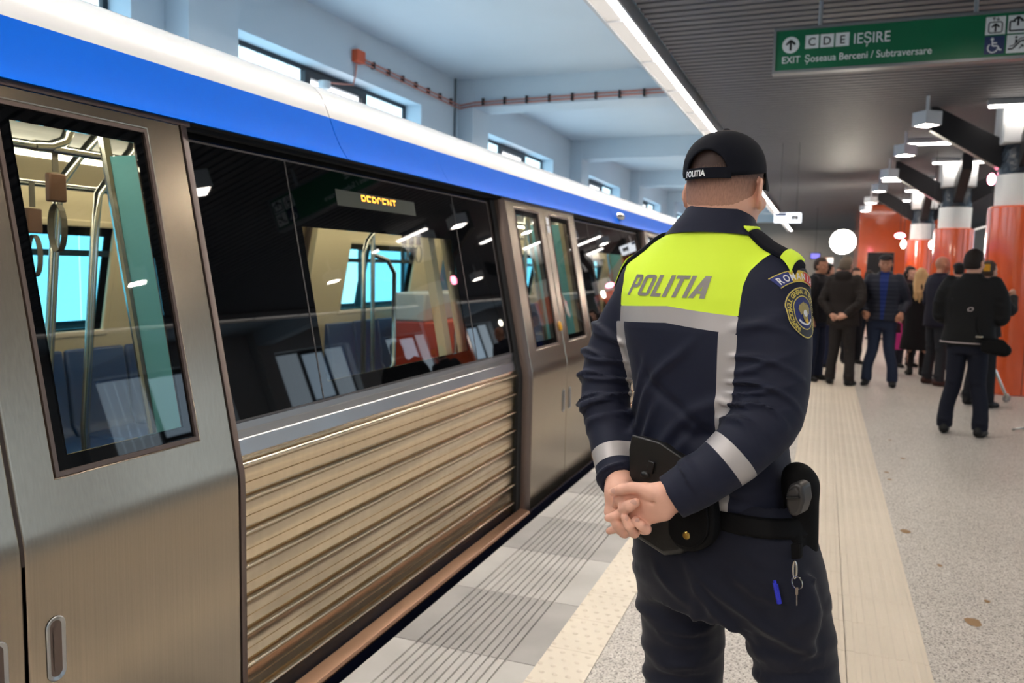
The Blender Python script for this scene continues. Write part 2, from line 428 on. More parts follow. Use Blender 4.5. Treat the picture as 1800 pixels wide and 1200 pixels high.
# linear lights on the ceiling beside each column head
led_w = E('white_led_diffuser', (255, 246, 236), LED_POWER)
led_s = E('linear_light_diffuser', (255, 246, 238), 8.0)
t0 = local_thing('linear_light', 'slim white linear light on the ceiling before the nearest orange column', 'ceiling light', (AX+0.05, 12.0, 3.72), 'linear lights at the columns')
obj('housing', MB().box(-0.56, 0.56, -0.06, 0.06, 0.0, 0.08), alu, t0, bevel=0.006); obj('diffuser', MB().box(-0.54, 0.54, -0.05, 0.05, -0.02, 0.0), led_s, t0)
for k, lb in enumerate(('slim white linear light on the ceiling before the second orange column', 'slim white linear light on the ceiling before the third orange column')):
    dup(t0, (AX+0.05, 12.0+S*(k+1), 3.72), lb)
mid = ['slim white linear light half hidden by the dark arm of the nearest column', 'slim white linear light half hidden by the dark arm of the second column', 'slim white linear light beyond the third column near the orange wall']
for k, lb in enumerate(mid): dup(t0, (AX-0.65, 15.1+S*k, 3.72), lb)

for k, (x, yy) in enumerate(((-0.5, -1.6), (1.2, -1.6), (-0.5, -4.4), (1.2, -4.4), (-0.5, -7.2), (1.2, -7.2))): dup(t0, (x, yy, 3.72), 'slim white linear light added unseen behind the camera to brighten the officer')  # unseen extra lights, added to brighten the officer's back

# ---- hanging cube downlights in two rows
cubem = M('white_lamp_body', (214, 216, 220), 0.5)
dl_e = E('downlight_lens', (255, 242, 224), DOWN_POWER)
def downlight(x, y, label):
    t = local_thing('downlight', label, 'ceiling light', (x, y, 3.43), 'cube downlights hung from the slats', rotz=0.62)
    m = MB(); a = 0.12; zs = 0.17
    m.add([(-a,-a,0),(a,-a,0),(a,a,0),(-a,a,0),(-a,-a,zs),(a,-a,zs),(a,a,zs),(-a,a,zs),(-a+.02,-a+.02,0),(a-.02,-a+.02,0),(a-.02,a-.02,0),(-a+.02,a-.02,0),(-a+.02,-a+.02,.03),(a-.02,-a+.02,.03),(a-.02,a-.02,.03),(-a+.02,a-.02,.03)],
          [(0,1,5,4),(1,2,6,5),(2,3,7,6),(3,0,4,7),(4,5,6,7),(0,8,9,1),(1,9,10,2),(2,10,11,3),(3,11,8,0),(8,12,13,9),(9,13,14,10),(10,14,15,11),(11,15,12,8)])
    obj('lamp_body', m, cubem, t)
    obj('lens', MB().box(-a+.021, a-.021, -a+.021, a-.021, 0.012, 0.029), dl_e, t)
    obj('hanger_tube', MB().tube([(0, 0, zs), (0, 0, 0.40)], 0.02), cubem, t)
    return t
dpos = [11.56, 14.35, 17.6, 20.4, 23.8, 26.7]
dlab = ['white cube downlight nearest the camera of the row left of the columns', 'second white cube downlight of the row left of the columns', 'third white cube downlight of the row left of the columns', 'fourth white cube downlight of the row left of the columns', 'fifth white cube downlight of the row left of the columns', 'farthest white cube downlight of the row left of the columns']
d0 = downlight(1.11, dpos[0], dlab[0])
for k in range(1, 6): dup(d0, (1.11-0.01*k, dpos[k], 3.43), dlab[k])
for k, yy in enumerate((5.9, 3.1, 0.3, -2.5, -5.5)):
    dup(d0, (1.11, yy, 3.43), 'white cube downlight above the platform before the exit sign and behind the camera')
for k, yy in enumerate((-5.5, -1, 3.1, 7.3, 11.56, 14.35, 17.6, 20.4)):
    dup(d0, (2*AX-1.11, yy, 3.43), 'white cube downlight of the row right of the columns' if k != 6 else 'white cube downlight right of the columns, seen between the two nearest')

# ---- continuous light trough along the platform edge
def trough(side):
    lab = 'long white light trough running along the platform edge above the train' if side == 'left' else 'long white light trough along the far platform edge'
    t = thing('light_trough', lab, 'ceiling light', (X_(-1.79, side), 10, 3.7))
    m = MB(); bx(m, side, -1.93, -1.90, Y0+.2, Y1-.2, 3.70, 3.84); bx(m, side, -1.68, -1.66, Y0+.2, Y1-.2, 3.70, 3.84); bx(m, side, -1.93, -1.66, Y0+.2, Y1-.2, 3.84, 3.86)
    obj('housing', m, alu, t)
    y = Y0+.25
    while y < Y1-1.6:
        m = MB(); bx(m, side, -1.755, -1.685, y+0.02, y+1.43, 3.712, 3.722); obj('led_line', m, led_w if side == 'left' else E('far_led_diffuser', (255, 246, 236), 1.6), t)
        m = MB(); bx(m, side, -1.90, -1.765, y+0.01, y+1.44, 3.716, 3.726); obj('louvre_panel', m, E('louvre_glow', (250, 240, 230), 0.26), t)
        m = MB(); bx(m, side, -1.93, -1.66, y-0.008, y+0.008, 3.705, 3.73); obj('joint_bracket', m, alu, t)
        y += 1.45
trough('left'); trough('right')

# ---- conduits on the left wall
cop = M('copper_conduit', (196, 128, 112), 0.5)
redm = M('orange_red_box', (214, 92, 52), 0.5)
wx = WALL_X
t = thing('junction_box', 'small orange red junction box on the pale wall above the train', 'junction box', (wx+0.04, 8.25, 3.90))
b_ = obj('box_body', MB().box(wx, wx+0.09, 8.17, 8.34, 3.86, 4.0), redm, t, bevel=0.012)
obj('cable_gland', MB().tube([(wx+.045, 8.34, 3.93), (wx+.045, 8.38, 3.93)], 0.02), redm, b_)
t = thing('conduit_run', 'pair of copper coloured conduits clipped along the pale wall and beam', 'conduit', (wx+.03, 9.7, 3.87))
for k, dz in enumerate((0.0, 0.045)):
    m = MB().tube([(wx+.03, 8.39, 3.89+dz), (wx+.042, YC0-0.12, 3.86+dz), (wx+.05, YC0-0.015, 3.86+dz), (wx+.27, YC0-0.015, 3.86+dz+.03), (wx+.30, YC0-0.012, 3.89+dz), (-2.1, YC0-0.012, 3.93+dz)], 0.011, 8)
    obj('conduit', m, cop, t)
for k in range(7): obj('clip', MB().box(wx+.001, wx+.045, 8.6+0.36*k, 8.63+0.36*k, 3.875, 3.955), steel_dark, t)
for k in range(8): obj('clip', MB().box(-4.8+0.34*k, -4.77+0.34*k, YC0-.03, YC0+.015, 3.885, 3.99), steel_dark, t)
m = MB().tube([(wx+.018, YC0-.12, CEIL), (wx+.018, YC0-.12, 3.9), (wx+.018, YC0-.12, 3.75), (wx+.018, YC0-.12, 1.2)], 0.016, 8)
tag(obj('downpipe', m, M('grey_conduit', (92, 104, 112), 0.5)), 'thin dark grey vertical pipe in the wall corner beside the beam', 'pipe')
t = thing('smoke_detector', 'small white detector under the window soffit fed by a copper cable', 'detector', (wx-.06, 7.75, 3.5))
obj('detector_body', MB().lathe([(0.02, 3.46), (0.06, 3.47), (0.07, 3.5), (0.07, 3.55)], c=(wx-.08, 7.75), n=20), M('white_plastic', (225, 228, 230), 0.5), t)
obj('feed_cable', MB().tube([(wx-.03, 7.78, 3.54), (wx+.012, 8.0, 3.57), (wx+.02, 8.18, 3.60), (wx+.02, 8.22, 3.7), (wx+.03, 8.24, 3.87)], 0.009, 8), cop, t)

# ---- the green exit sign
green = M('sign_green', (0, 104, 68), 0.4); white = M('sign_white', (236, 240, 240), 0.45); navy = M('sign_navy', (34, 52, 96), 0.4); blk = M('sign_black', (18, 20, 22), 0.4)
SY = 7.3
def sp(px, py): return W(px, py, SY)
pa, pb = sp(1365.7, 48.3), sp(1365, 115)
X0s, ZT, ZB = pa[0], 3.565, 3.565-0.325
t = thing('exit_sign', 'green hanging exit sign with white lettering and pictograms', 'sign', (X0s+0.9, SY+0.05, ZB))
WS = 1.84
hs = ZT-ZB
obj('sign_panel', MB().box(X0s, X0s+WS, SY, SY+0.01, ZB, ZT), green, t)
fm = MB().box(X0s-0.022, X0s, SY-0.012, SY+0.1, ZB-0.022, ZT+0.022).box(X0s+WS, X0s+WS+0.022, SY-0.012, SY+0.1, ZB-0.022, ZT+0.022)
fm.box(X0s, X0s+WS, SY-0.012, SY+0.1, ZT, ZT+0.022).box(X0s, X0s+WS, SY-0.012, SY+0.1, ZB-0.022, ZB).box(X0s, X0s+WS, SY+0.08, SY+0.1, ZB, ZT)
obj('sign_frame', fm, M('sign_frame_grey', (138, 142, 146), 0.4, 0.6), t)
m = MB()
for x in (X0s+0.34, X0s+1.48): m.tube([(x, SY+0.05, ZT+.02), (x, SY+0.05, 3.95)], 0.017, 10)
obj('hanger_rods', m, alu, t)
F = SY-0.003
def flat(mb, x, z, s=1.0): return placed(mb, lambda p: (X0s+x+p[0]*s, F-0.0015-p[2], ZB+z+p[1]*s))
def disc(x, z, r, n=32, y=F):
    m = MB(); m.add([(X0s+x+r*math.cos(2*PI*k/n), y, ZB+z+r*math.sin(2*PI*k/n)) for k in range(n)], [tuple(range(n-1, -1, -1))]); return m
def rect(x0, x1, z0, z1, y=F): return MB().add([(X0s+x0, y, ZB+z0), (X0s+x1, y, ZB+z0), (X0s+x1, y, ZB+z1), (X0s+x0, y, ZB+z1)], [(0, 1, 2, 3)])
def poly(pts, y=F): return MB().add([(X0s+a, y, ZB+b) for a, b in pts], [tuple(range(len(pts)))])
def line(pts, wd, y=F):
    m = MB()
    for (a, b), (c, d) in zip(pts[:-1], pts[1:]):
        l = math.hypot(c-a, d-b) or 1; nx, nz = -(d-b)/l*wd/2, (c-a)/l*wd/2
        m.add([(X0s+a+nx, y, ZB+b+nz), (X0s+a-nx, y, ZB+b-nz), (X0s+c-nx, y, ZB+d-nz), (X0s+c+nx, y, ZB+d+nz)], [(0, 1, 2, 3)])
    return m
def arrow(cx, cz, s, y):
    m = line([(cx, cz-s), (cx, cz+s*0.9)], s*0.42, y)
    for k in (-1, 1): m.add(*(lambda q: (q.v, q.f))(line([(cx+k*s*0.85, cz+s*0.1), (cx, cz+s*0.95)], s*0.42, y)))
    return m
wh = MB()
def addm(dst, src): dst.add(src.v, src.f)
obj('arrow_disc', disc(0.118, 0.205, 0.068), white, t)
addm(wh, flat(text_mb('EXIT', 0.078, 0.93, bold=0.0008), 0.050, 0.058))
for k in range(3): obj('gate_letter_tile', rect(0.232+0.117*k, 0.337+0.117*k, 0.166, 0.274), white, t)
addm(wh, flat(text_mb('IEȘIRE', 0.118, 0.86, bold=0.0012), 0.600, 0.178))
addm(wh, flat(text_mb('Șoseaua Berceni / Subtraversare', 0.080, 0.90, bold=0.0008), 0.232, 0.058))
icx = [1.545, 1.695]; isz = 0.135
for i, (x, z) in enumerate(((icx[0], 0.168), (icx[1], 0.168), (icx[1], 0.022))): obj('pictogram_field', rect(x, x+isz, z, z+isz), white, t)
obj('white_lettering', wh, white, t)
obj('navy_pictogram_field', rect(icx[0], icx[0]+isz, 0.022, 0.022+isz), navy, t)
bk = MB(); Fb = F-0.002
obj('arrow_symbol', arrow(0.118, 0.203, 0.042, Fb), blk, t)
for k, ch in enumerate('CDE'): addm(bk, placed(text_mb(ch, 0.092, 0.95, bold=0.001, align='CENTER'), lambda p, k=k: (X0s+0.2845+0.117*k+p[0], Fb-p[2], ZB+0.188+p[1])))
def roundbox(x0, x1, z0, z1, wd): return line([(x0+.01, z0), (x1-.01, z0), (x1, z0+.01), (x1, z1-.01), (x1-.01, z1), (x0+.01, z1), (x0, z1-.01), (x0, z0+.01), (x0+.01, z0)], wd, Fb)
obj('gate_letters', bk, blk, t); bk = MB()
x, z = icx[0], 0.168
addm(bk, roundbox(x+.022, x+.113, z+.014, z+.094, .008)); addm(bk, arrow(x+.068, z+.052, .03, Fb)); addm(bk, arrow(x+.055, z+.117, .013, Fb))
q = arrow(x+.082, z+.117, .013, Fb); q.v = [(a, b, 2*(ZB+z+.117)-c) for a, b, c in q.v]; addm(bk, q)
obj('lift_pictogram', bk, blk, t); bk = MB()
x = icx[1]
addm(bk, line([(x+.05, z+.09), (x+.014, z+.09), (x+.014, z+.02), (x+.121, z+.02), (x+.121, z+.09), (x+.085, z+.09)], .012, Fb)); addm(bk, arrow(x+.0675, z+.09, .035, Fb))
obj('exit_pictogram', bk, blk, t); bk = MB()
z = 0.022
addm(bk, line([(x+.01, z+.03), (x+.04, z+.03), (x+.095, z+.088), (x+.125, z+.088)], .012, Fb)); addm(bk, line([(x+.02, z+.05), (x+.045, z+.055), (x+.09, z+.105), (x+.125, z+.11)], .007, Fb))
addm(bk, disc(x+.062, z+.115, .009, 16, Fb)); addm(bk, line([(x+.062, z+.1), (x+.062, z+.07)], .014, Fb)); addm(bk, line([(x+.085, z+.03), (x+.112, z+.055)], .008, Fb)); addm(bk, line([(x+.112, z+.055), (x+.095, z+.055)], .007, Fb)); addm(bk, line([(x+.112, z+.055), (x+.112, z+.038)], .007, Fb))
obj('escalator_pictogram', bk, blk, t)
wc = MB(); x = icx[0]
addm(wc, disc(x+.052, z+.112, .011, 18, Fb)); addm(wc, line([(x+.052, z+.1), (x+.056, z+.062), (x+.09, z+.06), (x+.105, z+.028), (x+.118, z+.032)], .011, Fb)); addm(wc, line([(x+.054, z+.084), (x+.085, z+.082)], .009, Fb))
cc = [(x+.058+.034*math.cos(a), z+.046+.034*math.sin(a)) for a in np.linspace(2.2, 6.1, 16)]
addm(wc, line(cc, .009, Fb)); obj('wheelchair_pictogram', wc, white, t)

# ---- the small white lit sign farther on
t = thing('platform_sign', 'small white hanging sign with blue header and black pictogram, right of the officer', 'sign', (-0.7, 15.0, 2.5))
q0, q1 = W(1361, 374, 15.0), W(1408, 391, 15.0)
bx0, bx1, bz0, bz1 = q0[0], q1[0], q1[2], q0[2]
obj('sign_box', MB().box(bx0, bx1, 15.0, 15.14, bz0, bz1), E('sign_lightbox', (238, 244, 252), 1.0), t, bevel=0.01)
obj('blue_header', MB().box(bx0+.02, bx0+.45*(bx1-bx0), 14.994, 15.0, bz1-.055, bz1-.008), navy, t)
m = MB().box(bx1-.16, bx1-.05, 14.994, 15.0, bz0+.05, bz1-.05); obj('pictogram_field', m, M('sign_ink', (40, 48, 66), .5), t)
m = MB().box(bx1-.125, bx1-.085, 14.99, 14.994, bz0+.06, bz1-.075); obj('pictogram_figure', m, white, t)
m = MB().tube([((bx0+bx1)/2-.14, 15.07, bz1), ((bx0+bx1)/2-.14, 15.07, 3.8)], .004).tube([((bx0+bx1)/2+.14, 15.07, bz1), ((bx0+bx1)/2+.14, 15.07, 3.8)], .004)
obj('hanger_rods', m, steel_dark, t)

# ---- far end: orange block, screens, lamps
mb = MB(); mb.box(1.0, 3.7, 29.0, 33.0, 0, 3.79); struct('wall_orange_block', mb, orange)
t = thing('display_screen', 'tall dark screen on a stand behind the man in the flat cap', 'screen', (1.9, 21.0, 0))
q0, q1 = W(1525, 443, 21.0), W(1571, 470, 21.0)
obj('screen_panel', MB().box(q0[0], q1[0], 21.0, 21.08, 1.05, q0[2]), M('screen_black', (28, 30, 34), 0.25), t, bevel=.01)
m = MB().box(q0[0]+.3, q0[0]+.38, 21.02, 21.06, 0.03, 1.05).box(q0[0]+.05, q0[0]+.63, 20.85, 21.25, 0, 0.03); obj('screen_stand', m, steel_dark, t)
t = thing('video_light', 'blazing white video lamp on a tall stand above the crowd', 'lamp', (0.6, 21.5, 0))
q = W(1481, 426, 21.5)
m = MB()
for a in (0.3, 2.4, 4.5): m.tube([(q[0], 21.6, 0.75), (q[0]+.5*math.cos(a), 21.6+.5*math.sin(a), 0.0)], .014, 8)
m.tube([(q[0], 21.6, .5), (q[0], 21.6, q[2]-.05)], .018, 8); obj('lamp_stand', m, steel_dark, t)
m = MB().lathe([(0.09, 0.0), (0.27, 0.10), (0.30, 0.55), (0.29, 0.55), (0.26, 0.10), (0.10, 0.02)], n=28, cap=False); m.v = [(q[0]+a, 21.62-c, q[2]+b) for a, b, c in m.v]
obj('reflector_hood', m, steel_dark, t)  # hood lengthened to block the lamp's upward light from the ceiling
m = MB().ball((q[0], 21.54, q[2]), (.24, .06, .24), 22, 12); obj('bulb_and_glare', m, E('video_lamp_glow', (255, 246, 228), 60.0), t)  # bulb widened so its disc also stands in for the glare
t = thing('information_screen', 'small blue lit information screen over the crowd', 'screen', (0.2, 30, 2.3))
q0, q1 = W(1424, 444, 30), W(1442, 456, 30)
obj('screen_body', MB().box(q0[0], q1[0], 30.0, 30.1, q1[2], q0[2]), M('screen_case', (40, 42, 60), .4), t); obj('screen_face', MB().box(q0[0]+.03, q1[0]-.03, 29.99, 30.0, q1[2]+.03, q0[2]-.03), E('screen_blue', (96, 90, 190), 1.0), t)
obj('hanger_rod', MB().tube([((q0[0]+q1[0])/2, 30.05, q0[2]), ((q0[0]+q1[0])/2, 30.05, 3.8)], .006), steel_dark, t)
# orange panel at the far end behind the crowd
mb = MB(); q0, q1 = W(1444, 452, 40), W(1463, 480, 40); mb.box(q0[0], q1[0], 40, 40.3, 0, q0[2]); tag(obj('orange_kiosk', mb, orange), 'far orange panel glimpsed between two heads under the video lamp', 'panel')
lampw = E('small_lamp_glow', (255, 244, 220), 12.0); pinkm = E('pink_lamp_glow', (255, 120, 150), 14.0)
def small_lamp(px, py, Y, hgt, m, label, name, r=.055):
    q = W(px, py, Y); t = local_thing(name, label, 'lamp', tuple(q))
    obj('lamp_glass', MB().ball((0, 0, 0), (r, r, hgt/2), 14, 8), m, t); obj('suspension_rod', MB().tube([(0, 0, hgt/2), (0, 0, 3.8-q[2])], .005), steel_dark, t)
small_lamp(1588, 429, 21, .20, lampw, 'white upright lamp beside the left edge of the third orange column', 'hanging_lamp')
small_lamp(1637, 430, 16.6, .15, lampw, 'white upright lamp at the left edge of the second orange column', 'hanging_lamp', .04)
small_lamp(1738, 429, 15.4, .13, lampw, 'white upright lamp at the left edge of the nearest orange column', 'hanging_lamp', .035)
small_lamp(1582, 414, 22, .13, pinkm, 'pink glowing round lamp left of the third orange column', 'warning_lamp', .12)
small_lamp(1743, 315, 12.9, .16, pinkm, 'pink white lamp hanging left of the nearest column collar', 'warning_lamp', .05)

# ================================================================ TRAIN
steel = M('brushed_steel', (168, 156, 140), 0.25, 1.0, stretch=(60, 60, 0.5), var=(3.0, 0.06))
steel_h = M('brushed_steel_ribbed', (226, 209, 182), 0.24, 1.0, stretch=(1, 12, 1.0), var=(3.0, 0.05))
steel_w = M('steel_belt', (176, 176, 176), 0.34, 1.0, rvar=(4, .06))
bronze = M('bronze_anodised_edge', (112, 98, 92), 0.42, 0.8)
tread = M('copper_brown_sill', (168, 132, 108), 0.4, 0.8)
bluep = M('train_blue', (0, 92, 205), 0.5, 0.0, 0.02)
whitep = M('train_white', (204, 205, 206), 0.22, 0.0, 0.5, coat=0.4)
blackg = M('black_window_glass', (6, 7, 9), 0.015, 0.0, 0.5)
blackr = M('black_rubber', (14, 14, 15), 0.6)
navyl = M('navy_lower_skirt', (14, 24, 58), 0.5)
pane_m = glass('train_window_pane', (0.93, 0.96, 0.96), 1.0)
pane_f = glass('train_tinted_pane', (0.52, 0.88, 0.94), 0.5)
liner = M('cream_lining', (206, 192, 162), 0.55)
liner2 = M('grey_ceiling_lining', (84, 86, 84), 0.5)
seatb = M('blue_seat_moulding', (12, 50, 100), 0.35)
chrome = M('steel_tube', (206, 206, 200), 0.16, 1.0)
redp = M('red_end_panel', (188, 62, 44), 0.45)
tl_e = E('train_light', (255, 240, 205), TRAIN_POWER)
XC = -3.2
SL = 0.1947
def px_(z):
    if z <= 0.83: return -1.70
    if z >= 0.93: return -1.70-SL*(z-0.85)
    t = (z-0.83)/0.10
    a, b = -1.70, -1.70-SL*0.08
    return (1-t)*((1-t)*a + t*-1.7008) + t*((1-t)*-1.7008 + t*b)
def sx(x, side): return x if side > 0 else 2*XC-x
def zs(z0, z1):
    base = [z0] + [z for z in (0.83, 0.845, 0.86, 0.875, 0.89, 0.905, 0.92, 0.935) if z0+1e-4 < z < z1-1e-4] + [z1]
    return base
def slab(mb, side, y0, y1, z0, z1, o0, o1):
    zz = zs(z0, z1)
    mb.strip([(sx(px_(z)-o0, side), z) for z in zz], [(sx(px_(z)-o1, side), z) for z in zz], y0, y1)
def holed(mb, side, y0, y1, z0, z1, o0, o1, hole):
    """one continuous skin with a window opening: no seams round the hole"""
    a, b, c, d = hole
    ys = [y0, a, b, y1]; zz = sorted(set(zs(z0, z1)+[c, d])); nz = len(zz); base = len(mb.v)
    def V(i, j, k): return base+(i*nz+j)*2+k
    for y in ys:
        for z in zz:
            mb.v.append((sx(px_(z)-o0, side), y, z)); mb.v.append((sx(px_(z)-o1, side), y, z))
    solid = lambda i, j: 0 <= i < 3 and 0 <= j < nz-1 and not (i == 1 and c-1e-6 <= zz[j] and zz[j+1] <= d+1e-6)
    for i in range(3):
        for j in range(nz-1):
            if not solid(i, j): continue
            mb.f.append((V(i, j, 0), V(i+1, j, 0), V(i+1, j+1, 0), V(i, j+1, 0))); mb.f.append((V(i, j, 1), V(i, j+1, 1), V(i+1, j+1, 1), V(i+1, j, 1)))
            if not solid(i-1, j): mb.f.append((V(i, j, 0), V(i, j+1, 0), V(i, j+1, 1), V(i, j, 1)))
            if not solid(i+1, j): mb.f.append((V(i+1, j, 0), V(i+1, j, 1), V(i+1, j+1, 1), V(i+1, j+1, 0)))
            if not solid(i, j-1): mb.f.append((V(i, j, 0), V(i, j, 1), V(i+1, j, 1), V(i+1, j, 0)))
            if not solid(i, j+1): mb.f.append((V(i, j+1, 0), V(i+1, j+1, 0), V(i+1, j+1, 1), V(i, j+1, 1)))
def frame(mb, side, y0, y1, z0, z1, wd, o0, o1): holed(mb, side, y0, y1, z0, z1, o0, o1, (y0+wd, y1-wd, z0+wd, z1-wd))

train = thing('metro_train', 'steel metro train with blue and white roof stopped along the platform', 'train', (XC, 8, -1.2))
T = train
PITCH = 4.25
TOP = 1.985
def door_leaf(side, y0, y1, lead, button, sticker=False):
    """lead=+1: the free edge (with the handle) faces +y"""
    m = MB(); w0, w1 = (y0+0.105, y0+0.59) if lead < 0 else (y1-0.59, y1-0.105)
    w0, w1 = (y0+0.115, y0+0.60) if lead < 0 else (y1-0.60, y1-0.115)
    hole = (w0, w1, 1.012, 1.935)
    holed(m, side, y0+0.004, y1-0.004, -0.02, TOP-0.01, 0.0, 0.045, hole)
    leaf = obj('door_leaf', m, steel, T, angle=25, bevel=0.006)
    g = MB(); frame(g, side, w0, w1, 1.012, 1.935, 0.011, -0.002, 0.05); obj('window_gasket', g, bronze, leaf)
    g = MB(); frame(g, side, w0+0.011, w1-0.011, 1.023, 1.924, 0.035, 0.006, 0.012); obj('window_border', g, blackg, leaf)
    g = MB(); slab(g, side, w0+0.040, w1-0.040, 1.05, 1.895, 0.006, 0.010); obj('window_pane', g, pane_m if side > 0 else pane_f, leaf)
    # outer edge trim and rubber at the free edge
    ye = y0 if lead > 0 else y1
    g = MB(); zz = zs(-0.02, TOP-0.01)
    s_ = 1 if lead > 0 else -1
    rnd = [(0.0, 0.0), (-0.028, 0.004), (-0.040, 0.016), (-0.045, 0.034), (-0.045, 0.078), (0.0, 0.078)]
    n = len(rnd); vs = []; fs = []
    for z in zz:
        for dy, off in rnd: vs.append((sx(px_(z)-off+0.001, side), ye+s_*dy, z))
    for i in range(len(zz)-1):
        for k in range(n): fs.append((i*n+k, i*n+(k+1) % n, (i+1)*n+(k+1) % n, (i+1)*n+k))
    fs += [tuple(range(n)), tuple((len(zz)-1)*n+k for k in range(n))]
    g.add(vs, fs); obj('edge_trim', g, bronze, leaf, angle=40)
    yf = y1 if lead > 0 else y0
    g = MB(); slab(g, side, min(yf-s_*0.004, yf+s_*0.010), max(yf-s_*0.004, yf+s_*0.010), -0.02, TOP-0.01, 0.004, 0.05)
    obj('edge_seal', g, bronze, leaf)
    # recessed handle
    yh = yf - s_*0.09 if lead < 0 else yf-0.09
    yh = yf - s_*0.075
    g = MB(); x = sx(-1.70, side); q = 0.004*(1 if side > 0 else -1)
    zc, hh, ww = 0.60, 0.075, 0.020
    def cap(hw, hh2, yc, X):
        return [(X, yc+hw*math.cos(a), zc+(hh2-hw)*(1 if 0 <= a <= PI else -1)+hw*math.sin(a)) for a in [i*2*PI/24 for i in range(24)]]
    A = cap(ww+.007, hh+.007, yh, x+q*0.4); B = cap(ww+.004, hh+.004, yh, x+q); C_ = cap(ww, hh, yh, x+q*0.6); D = cap(ww-.004, hh-.004, yh, x+q*0.15)
    n = 24; g.add(A+B+C_+D, [(r*n+k, r*n+(k+1) % n, (r+1)*n+(k+1) % n, (r+1)*n+k) for r in range(3) for k in range(n)])
    h = obj('handle_recess', g, steel_w, leaf, angle=60)
    g = MB(); g.add(cap(ww-.004, hh-.004, yh, x+q*0.15), [tuple(range(24))]); g.v[:] = [(a+q*0.02, b, c) for a, b, c in g.v]
    g.add(cap(ww-.012, hh-.02, yh, x+q*0.5), [tuple(range(24))])
    obj('handle_pocket', g, bronze, leaf)
    if button:
        g = MB(); z0 = 1.13; yb = yf - s_*0.028
        def dsk(r, off, zc=z0): return [(sx(px_(zc+r*math.sin(a))+off, side), yb+0.75*r*math.cos(a), zc+r*math.sin(a)) for a in [i*2*PI/24 for i in range(24)]]
        g.add(dsk(.036, .001)+dsk(.034, .008)+dsk(.022, .009)+dsk(.020, .005)+dsk(.011, .006), [(r*24+k, r*24+(k+1) % 24, (r+1)*24+(k+1) % 24, (r+1)*24+k) for r in range(4) for k in range(24)]+[tuple(96+k for k in range(24))])
        b = obj('door_button', g, M('yellow_button', (232, 170, 20), .35), leaf); b['label'] = 'yellow door button'
    if sticker:
        g = MB(); slab(g, side, y0+0.035, y0+0.085, 1.86, 1.91, -0.003, -0.001); slab(g, side, y0+0.03, y0+0.09, 1.80, 1.85, -0.003, -0.001)
        obj('white_sticker', g, M('sticker_white', (236, 238, 244), .5), leaf)
    return leaf

def doorway(side, yc, sticker=False):
    door_leaf(side, yc-0.745, yc, +1, yc > 2); door_leaf(side, yc, yc+0.745, -1, False, sticker)
    m = MB(); slab(m, side, yc-0.745, yc+0.745, -0.06, -0.02, 0.0, 0.06); obj('door_threshold', m, bronze, T); m = MB(); slab(m, side, yc-.79, yc+.79, TOP-0.012, TOP+.004, 0.002, 0.06)
    obj('door_track', m, bronze, T)

def ribs(side, y0, y1):
    """corrugated lower panel: wide flat boards with a lip and a fine mid groove"""
    m = MB(); prof = []; o = 0.075
    x = -1.70-o
    z = 0.0
    zl = [0.058+0.1166*k for k in range(8)]
    prof.append((x, -0.02))
    for zz in zl:
        prof += [(x, zz-0.022), (x+0.010, zz-0.010), (x+0.0155, zz-0.003), (x+0.0150, zz+0.001), (x+0.0115, zz+0.0055), (x+0.005, zz+0.0085), (x-0.010, zz+0.0095), (x-0.010, zz+0.0175), (x, zz+0.019)]
        if zz < 0.87: prof += [(x, zz+0.050), (x-0.005, zz+0.052), (x, zz+0.054)]
    prof += [(x-0.006, 0.905), (x-0.010, 0.915)]
    prof2 = [(x-0.04, p[1]) for p in prof]
    m.strip([(sx(p[0], side), p[1]) for p in prof], [(sx(p[0], side), p[1]) for p in prof2], y0, y1)
    pn = obj('ribbed_panel', m, steel_h, T, angle=46)
    m = MB()
    zz = [0.905, 0.93, 0.955, 0.958, 0.985, 0.988, 1.012]
    oo = [0.066, 0.066, 0.066, 0.070, 0.066, 0.064, 0.062]
    m.strip([(sx(px_(z)-q, side), z) for z, q in zip(zz, oo)], [(sx(px_(z)-0.1, side), z) for z in zz], y0, y1)
    obj('belt_panel', m, steel_w, T, angle=15)
    m = MB(); m.prism([(sx(a, side), b) for a, b in ((-1.752, -0.03), (-1.684, -0.034), (-1.681, -0.024), (-1.69, -0.012), (-1.735, -0.002), (-1.752, -0.002))], y0, y1+.02)
    g_ = MB(); slab(g_, side, y1-0.055, y1+0.055, -0.02, TOP-0.02, 0.052, 0.09); obj('gap_shade_strip', g_, blackr, T)  # black strip standing in for shade in the gap beside the door
    obj('sill_rail', m, tread, T, bevel=0.002)

